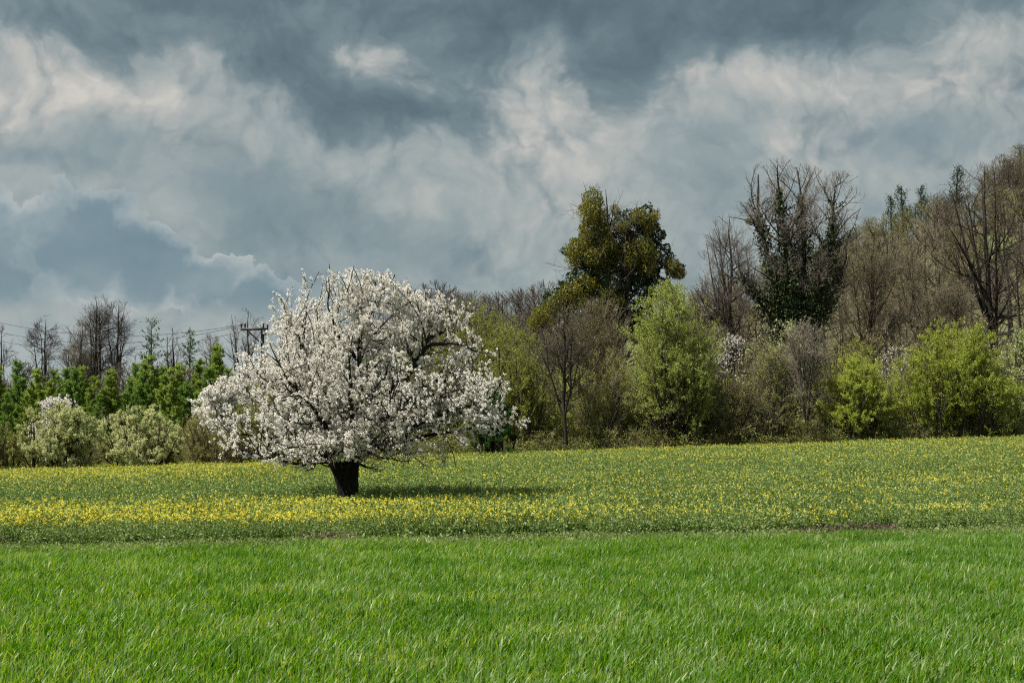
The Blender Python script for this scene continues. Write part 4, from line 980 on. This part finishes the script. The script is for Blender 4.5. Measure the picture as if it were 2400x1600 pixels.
protos = [conifer('young_larch', 'young bright green larch ' + LAR[i][4], LAR[i][2], LAR[i][0], LAR[i][1], 100 + i, lf, .28, 52000, 'young larches behind the shrubs on the left')
          for i, lf in ((0, 'larch_leaf'), (1, 'larch_light'), (3, 'larch_leaf'), (11, 'larch_light'))]
done = {0, 1, 3, 11}; hts = [at(LAR[i][0], LAR[i][1], LAR[i][2])[2] - ground_at(LAR[i][0], LAR[i][2])[2] for i in (0, 1, 3, 11)]
rr = random.Random(4)
for i, (x, y, d, k, lb) in enumerate(LAR):
    if i in done: continue
    j = (0, 1, 2, 3)[(2 if rr.random() < .5 else 0) if k == 0 else (1 if k == 1 else 3)]
    g = ground_at(x, d); h = at(x, y, d)[2] - g[2]; s = h / hts[j]
    o = dup(protos[j], g, rr.uniform(0, 6.28), s, 'young bright green larch, ' + lb, 'young larches behind the shrubs on the left'); w = s * rr.uniform(.85, 1.15); o.scale = (w, w, s)

# ---- distant woods: trees of a few kinds copied over the rising ground
def far_bare(seed, H, mats, buds=None, bn=1.0, W=.40):
    rng = np.random.default_rng(seed)
    root = bpy.data.objects.new('hill_tree' if not buds else 'hill_tree', None)
    P0, R0 = trunk_line(rng, H * .95, .17, (rng.normal() * .4, 0), 8, .02, .02)
    def env(p, s=0.0):
        z = p[:, 2] / H; w = np.interp(z, [0, .2, .45, .75, .92, 1], [.3, .75, 1, .85, .5, .1]) * W * H
        return (np.hypot(p[:, 0], p[:, 1]) < w * (1 + s)) & (z < 1)
    P1, R1 = spawn(P0, R0, rng, 2.2, .2, .97, 50, 12, (.42 * H, .66 * H), None, .5, .02, 6, .15, .1, env, .03, .6)
    P2, R2 = spawn(P1, R1, rng, 2.6, .12, 1, 42, 12, (.12 * H, .25 * H), None, .5, .012, 4, .15, .12, env, .02, .5)
    P3, R3 = spawn(P2, R2, rng, 3.4, .1, 1, 40, 12, (.05 * H, .12 * H), None, .6, .01, 2, .1, .12, env, .016, .4)
    out = [('trunk', [(*tubes(P0, R0, 5), 0), (*tubes(P1, R1, 3), 0)], [mats[0]]), ('crown', [(*tubes(P2, R2, 3), 0), (*tubes(P3, R3, 3), 0)], [mats[1]])]
    if buds: out.append(('foliage', [(*diamonds(sample(P3, bn, rng, .1, 1, .1), .17, rng), 0)], [buds]))
    return [(nm, mesh_obj(nm, ch, ml, link=False).data) for nm, ch, ml in out]


def far_pine(seed, H):
    rng = np.random.default_rng(seed); P0, R0 = trunk_line(rng, H, .2, (.3, 0), 8, .015, .03)
    nb = 70; t = rng.uniform(.35, 1, nb); a = rng.uniform(0, 6.28, nb); k = t * 8; k0 = np.minimum(k.astype(int), 7); base = P0[0, k0] + (P0[0, k0 + 1] - P0[0, k0]) * (k - k0)[:, None]
    P1, R1 = march(base, nrm(np.stack([np.cos(a), np.sin(a), t * .8], 1)), (1.25 - t) * H * .3 * rng.uniform(.5, 1.2, nb), 4, .3, .1, rng, np.full(nb, .04), .01)
    C = sample(P1, 16, rng, .45, 1.05, .22)
    return [(nm, mesh_obj(nm, ch, ml, link=False).data) for nm, ch, ml in (('trunk', [(*tubes(P0, R0, 6), 0), (*tubes(P1, R1, 3), 0)], ['dark_bark']), ('foliage', [(*diamonds(C, .3, rng, .4), 0)], ['pine_leaf']))]


def hedge_kind(seed, leaf, n, H=7.0):
    rng = np.random.default_rng(seed); stems = 14
    def env(p, s=0.0):
        z = p[:, 2] / H; an = np.arctan2(p[:, 1], p[:, 0]); w = np.interp(z, [0, .15, .5, .8, 1], [.7, .9, 1, .7, .15]) * H * .36 * (1 + .16 * np.sin(an * 3 + z * 9 + seed) + .1 * np.sin(an * 5 - z * 13))
        return (np.hypot(p[:, 0], p[:, 1]) < w * (1 + s)) & (z < 1)
    a = rng.uniform(0, 6.283, stems); rad = np.sqrt(rng.uniform(0, 1, stems)); base = np.stack([np.cos(a) * rad, np.sin(a) * rad, a * 0], 1) * .9
    tgt = np.stack([np.cos(a) * rad * H * .33, np.sin(a) * rad * H * .33, H * rng.uniform(.3, 1, stems) ** .6], 1); t = np.linspace(0, 1, 9)[None, :, None]
    P0 = base[:, None] + (tgt - base)[:, None] * t; P0[:, 1:] += np.cumsum(rng.normal(size=(stems, 8, 3)) * .06, 1); R0 = .05 * (1 - t[:, :, 0]) ** .8 + .01 + 0 * P0[:, :, 0]
    P1, R1 = spawn(P0, R0, rng, 2.0, .1, 1, 42, 12, (.25 * H, .42 * H), None, .5, .01, 5, .12, .1, env, .014, .5, .15)
    P2, R2 = spawn(P1, R1, rng, 2.8, .1, 1, 42, 14, (.08 * H, .2 * H), None, .55, .006, 3, .12, .12, env, .010, .45, .2)
    P3, R3 = spawn(P2, R2, rng, 3.0, .2, 1, 40, 14, (.04 * H, .09 * H), None, .6, .005, 2, .1, .1, env, .007, .3, .2)
    C = sample(P3, n / np.linalg.norm(np.diff(P3, axis=1), axis=2).sum(), rng, .1, 1.05, .06)
    return [(nm, mesh_obj(nm, ch, ml, link=False).data) for nm, ch, ml in (('trunk', [(*tubes(P0, R0, 5), 0)], ['dark_bark']), ('crown', [(*tubes(P1, R1, 3), 0), (*tubes(P2, R2, 3), 0), (*tubes(P3, R3, 3), 0)], ['grey_twig' if seed % 2 else 'brown_twig']), ('foliage', [(*diamonds(C, .095, rng), 0)], [leaf]))]


KINDS = {'brown': [far_bare(201 + i, 11, ('dark_bark', 'brown_twig')) for i in range(3)], 'grey': [far_bare(211 + i, 11, ('dark_bark', 'grey_twig')) for i in range(2)],
         'bud': [far_bare(221 + i, 10, ('dark_bark', 'brown_twig'), 'bud_leaf', 2.6) for i in range(2)], 'olive': [far_bare(231 + i, 10, ('dark_bark', 'brown_twig'), 'olive_leaf', 3.2, .38) for i in range(2)],
         'green': [far_bare(236, 9, ('dark_bark', 'dark_twig'), 'fresh_leaf', 4.5, .4)], 'pine': [far_pine(241, 10), far_pine(242, 10)],
         'hedge_olive': [hedge_kind(251, 'olive_leaf', 16000), hedge_kind(252, 'olive_leaf', 12000)], 'hedge_bud': [hedge_kind(253, 'bud_leaf', 9000), hedge_kind(254, 'bud_leaf', 7000)], 'hedge_fresh': [hedge_kind(255, 'fresh_leaf', 14000)]}


def plant(name, kind, i, loc, s, rz, label, group, sz=1.0):
    v = KINDS[kind][i % len(KINDS[kind])]
    r = thing(name, label, 'tree', loc, group, rz); r.scale = (s, s, s * sz)
    for nm, me in v:
        o = bpy.data.objects.new(nm, me); COL.objects.link(o); o.parent = r


rr = random.Random(12)


def beside(X):
    for lim, t in ((1000, 'behind the big cherry'), (1290, 'between the cherry and the thin-trunked tree'), (1430, 'below the mistletoe tree'), (1660, 'behind the tall bright green tree'),
                   (1900, 'below the ivy-clad tree'), (2060, 'beside the smaller lime bush'), (9999, 'behind the large lime bush')):
        if X < lim: return t


def slope(X, d):
    return ('low on the wooded hill, ' if d < 160 else 'midway up the wooded hill, ' if d < 212 else 'near the hill crest, ') + ('beside the ivy-clad tree' if X < 2000 else 'left of the wide branching tree' if X < 2180 else 'around the wide branching tree' if X < 2320 else 'at the right edge')


# far row of bare trees on the skyline between the cherry and the mistletoe tree
for k in range(17):
    X = 925 + k * 21 + rr.uniform(-7, 7); D = 175 + rr.uniform(-8, 14); g = ground_at(X, D); top = 668 + rr.uniform(-14, 16) - (10 if 3 < k < 6 else 0) - (18 if k > 13 else 0)
    h = at(X, top, D)[2] - g[2]; plant('skyline_tree', 'grey', k, g, h / 11, rr.uniform(0, 6), 'leafless skyline tree ' + ('just right of the cherry top' if X < 1030 else 'above the olive green hornbeams' if X < 1150 else 'just left of the mistletoe tree'), 'skyline trees ' + ('by the cherry' if X < 1030 else 'above the hornbeams' if X < 1150 else 'by the mistletoe tree'))
# wood on the hill at the right
n = 0
for D in np.arange(126, 262, 8.0):
    xm = 0.375 * D
    for x in np.arange(16 if D < 200 else 30, xm + 9, 4.7 + (D - 126) * .005):
        xx = x + rr.uniform(-2.2, 2.2); dd = D + rr.uniform(-3.5, 3.5); X = 1176 + xx / dd * F_D
        if X < 1585 or (X < 1760 and dd > 190): continue
        if dd < 150 and X < 1950 and rr.random() < .35: continue
        g = (xx, dd, float(gh(xx, dd)) - .1); u = rr.random()
        green = 0.5 * math.sin(xx * .13 + 1) * math.cos(dd * .09) + .5
        if X < 2130 and dd > 180: kind = 'olive' if u < .5 else ('green' if u < .6 else ('bud' if u < .8 else 'brown'))
        elif green > .72: kind = 'olive' if u < .5 else 'bud'
        else: kind = 'brown' if u < .50 else ('grey' if u < .60 else ('bud' if u < .84 else 'olive'))
        pl = slope(X, dd); lb = {'brown': 'brown leafless tree ', 'grey': 'grey leafless tree ', 'bud': 'pale budding tree ', 'olive': 'olive green leafing tree ', 'green': 'fresh green tree '}[kind] + pl
        plant('hill_tree', kind, rr.randrange(3), g, rr.uniform(.66, 1.1) * (1.0 if dd < 212 or X > 2260 else .8), rr.uniform(0, 6.28), lb, kind + ' trees ' + pl); n += 1
for X, Y, D, s, lb in ((2083, 432, 243, .8, 'middle pine of the three on the hill crest'), (2125, 430, 243, .8, 'right hand pine of the three on the hill crest'), (2053, 456, 241, .62, 'smallest pine of the three on the hill crest'), (2205, 388, 238, 1.1, 'tall dark pine behind the wide bare tree on the crest')):
    g = ground_at(X, D); h = at(X, Y, D)[2] - g[2]; plant('pine_tree', 'pine', int(X), g, h / 10 if h < 16 else 1.6, X, lb, None)
# trees that close the gaps behind the hedgerow
FILL = [(640, 100), (720, 104), (800, 98), (870, 108), (950, 102), (1010, 112), (1060, 120), (1150, 110), (1220, 118), (1270, 104), (1360, 100), (1450, 104), (1520, 98), (1600, 103), (1650, 97), (1740, 104), (1790, 99), (1880, 97), (1930, 104), (2030, 98),
        (2080, 106), (2120, 98), (2250, 97), (2300, 104), (2370, 98), (2400, 108), (1570, 118), (1640, 122), (1700, 124), (1180, 128), (1090, 132), (1010, 135), (1250, 132), (900, 130)]
for k, (X, D) in enumerate(FILL):
    g = ground_at(X, D); kind = ('olive', 'bud', 'brown', 'olive', 'bud', 'green')[k % 6]
    lb = {'olive': 'olive green tree in the tangle right behind the hedgerow', 'bud': 'budding brown tree in the tangle right behind the hedgerow', 'brown': 'leafless brown tree in the tangle right behind the hedgerow', 'green': 'fresh green tree in the tangle right behind the hedgerow'}[kind]; lb = lb.replace('right behind the hedgerow', beside(X))
    h = (6.0 if X < 1000 else 7.4) + rr.uniform(-1.0, 1.4); plant('hedgerow_tree', kind, k, g, h / 10, k * 1.3, lb, kind + ' trees in the tangle ' + beside(X))
for k in range(46):
    X = 640 + k * 39 + rr.uniform(-12, 12); D = rr.uniform(88.5, 96); g = ground_at(X, D); kind = ('hedge_olive', 'hedge_bud', 'hedge_fresh', 'hedge_bud', 'hedge_olive')[k % 5]
    lb = {'hedge_olive': 'olive green sapling filling the hedgerow', 'hedge_bud': 'grey brown budding sapling filling the hedgerow', 'hedge_fresh': 'fresh green sapling filling the hedgerow'}[kind]; lb += ' ' + beside(X)
    h = rr.uniform(4.2, 7.2) * (.75 if X < 1000 else 1); plant('hedgerow_sapling', kind, k, g, h / 7, k * 2.1, lb, kind[6:] + ' saplings ' + beside(X))
for k in range(9):
    X = -30 + k * 62 + rr.uniform(-10, 10); D = rr.uniform(83, 88); g = ground_at(X, D); h = rr.uniform(1.8, 3.0)
    plant('hedgerow_sapling', ('hedge_bud', 'hedge_fresh')[k % 2], k, g, h / 7, k * 2.1, ('grey brown budding sapling low behind the cream shrubs', 'fresh green sapling low behind the cream shrubs')[k % 2], ('grey', 'green')[k % 2] + ' saplings behind the cream shrubs', 1.0)
# scrub behind the left shrubs, between the larches
for k in range(26):
    X = -90 + k * 27 + rr.uniform(-8, 8); D = 120 + rr.uniform(0, 30); g = ground_at(X, D); kind = ('brown', 'olive', 'brown', 'bud', 'grey')[k % 5]
    plant('scrub_tree', kind, k, g, rr.uniform(.62, .85), k, {'brown': 'small brown leafless tree', 'olive': 'small olive green tree', 'bud': 'small budding tree', 'grey': 'small grey leafless tree'}[kind] + ' behind the young larches', kind + ' trees behind the young larches')

# ---- power line
def power_line():
    D = 100.0; X = 583; c = at(583, 756, D); g = ground_at(X, D)
    root = thing('utility_pole', 'dark utility pole with crossarm and upright insulators left of the cherry top', 'utility pole', g)
    H = c[2] - g[2]; w = (612 - 552) / F_D * D
    def tube(pts, r, n=8): return (*tubes(np.array([pts], float), np.full((1, len(pts)), r), n), 0)
    mesh_obj('pole', [tube([[.55, 0, -.3], [.55, 0, H * .5], [.55, 0, H + .12]], .12, 10)], ['dark_metal'], root)
    def bar(x0, x1, y0, y1, z0, z1):
        V = np.array([[x, y, z] for x in (x0, x1) for y in (y0, y1) for z in (z0, z1)]); F = np.array([[0, 1, 3, 2], [4, 6, 7, 5], [0, 4, 5, 1], [2, 3, 7, 6], [0, 2, 6, 4], [1, 5, 7, 3]]); return (V, F, 0)
    mesh_obj('crossarm', [bar(-w / 2 - .05, w / 2 + .05, -.20, -.10, H - .085, H + .085)], ['dark_metal'], root)
    mesh_obj('brace', [tube([[-w * .3, -.14, H - .05], [.5, -.14, H - 1.0]], .055)], ['dark_metal'], root)
    mesh_obj('pole_cap', [bar(w / 2 - .35, w / 2 - .12, -.2, .1, H - .42, H - .06)], ['dark_metal'], root)
    xs = (-w / 2, -w / 2 + .25, w / 2 - .3, w / 2)
    for x in xs:
        t = np.linspace(0, 1, 9); R = np.array([[.04, .04, .085, .06, .085, .06, .08, .06, .03]])
        P = np.stack([t * 0 + x, t * 0 - .135, H + .087 + t * .34], 1)[None]; mesh_obj('insulator', [(*tubes(P, R, 8), 0)], ['dark_metal'], root)
    ends = [((-140, 700), 0), ((-140, 722), 1), ((-140, 742), 2)]
    for k, ((ex, ey), j) in enumerate(ends):
        a = g + np.array([xs[min(j, 1)] if j < 2 else xs[2], -.135, H + (.32 if j < 2 else .3)]); bq = at(ex, ey, D + 16)
        t = np.linspace(0, 1, 60)[:, None]; P = a * (1 - t) + bq * t; P[:, 2] -= 4 * (t[:, 0] * (1 - t[:, 0])) * (1.55 + .25 * k)
        o = mesh_obj('power_line', [tube(P, .017, 5)], ['dark_metal'])
        o['label'] = ('topmost', 'middle', 'lowest')[k] + ' sagging wire running from the utility pole to the left edge'; o['category'] = 'power line'; o['group'] = 'wires of the power line'
power_line()
tot = sum(len(o.data.polygons) for o in bpy.data.objects if o.type == 'MESH')
big = sorted(((len(o.data.polygons), o.name, o.parent['label'] if o.parent else '') for o in SC.objects if o.type == 'MESH'), reverse=True)[:12]
print('faces', tot, big)
print('blossom clusters', NCL, 'hill trees', n)
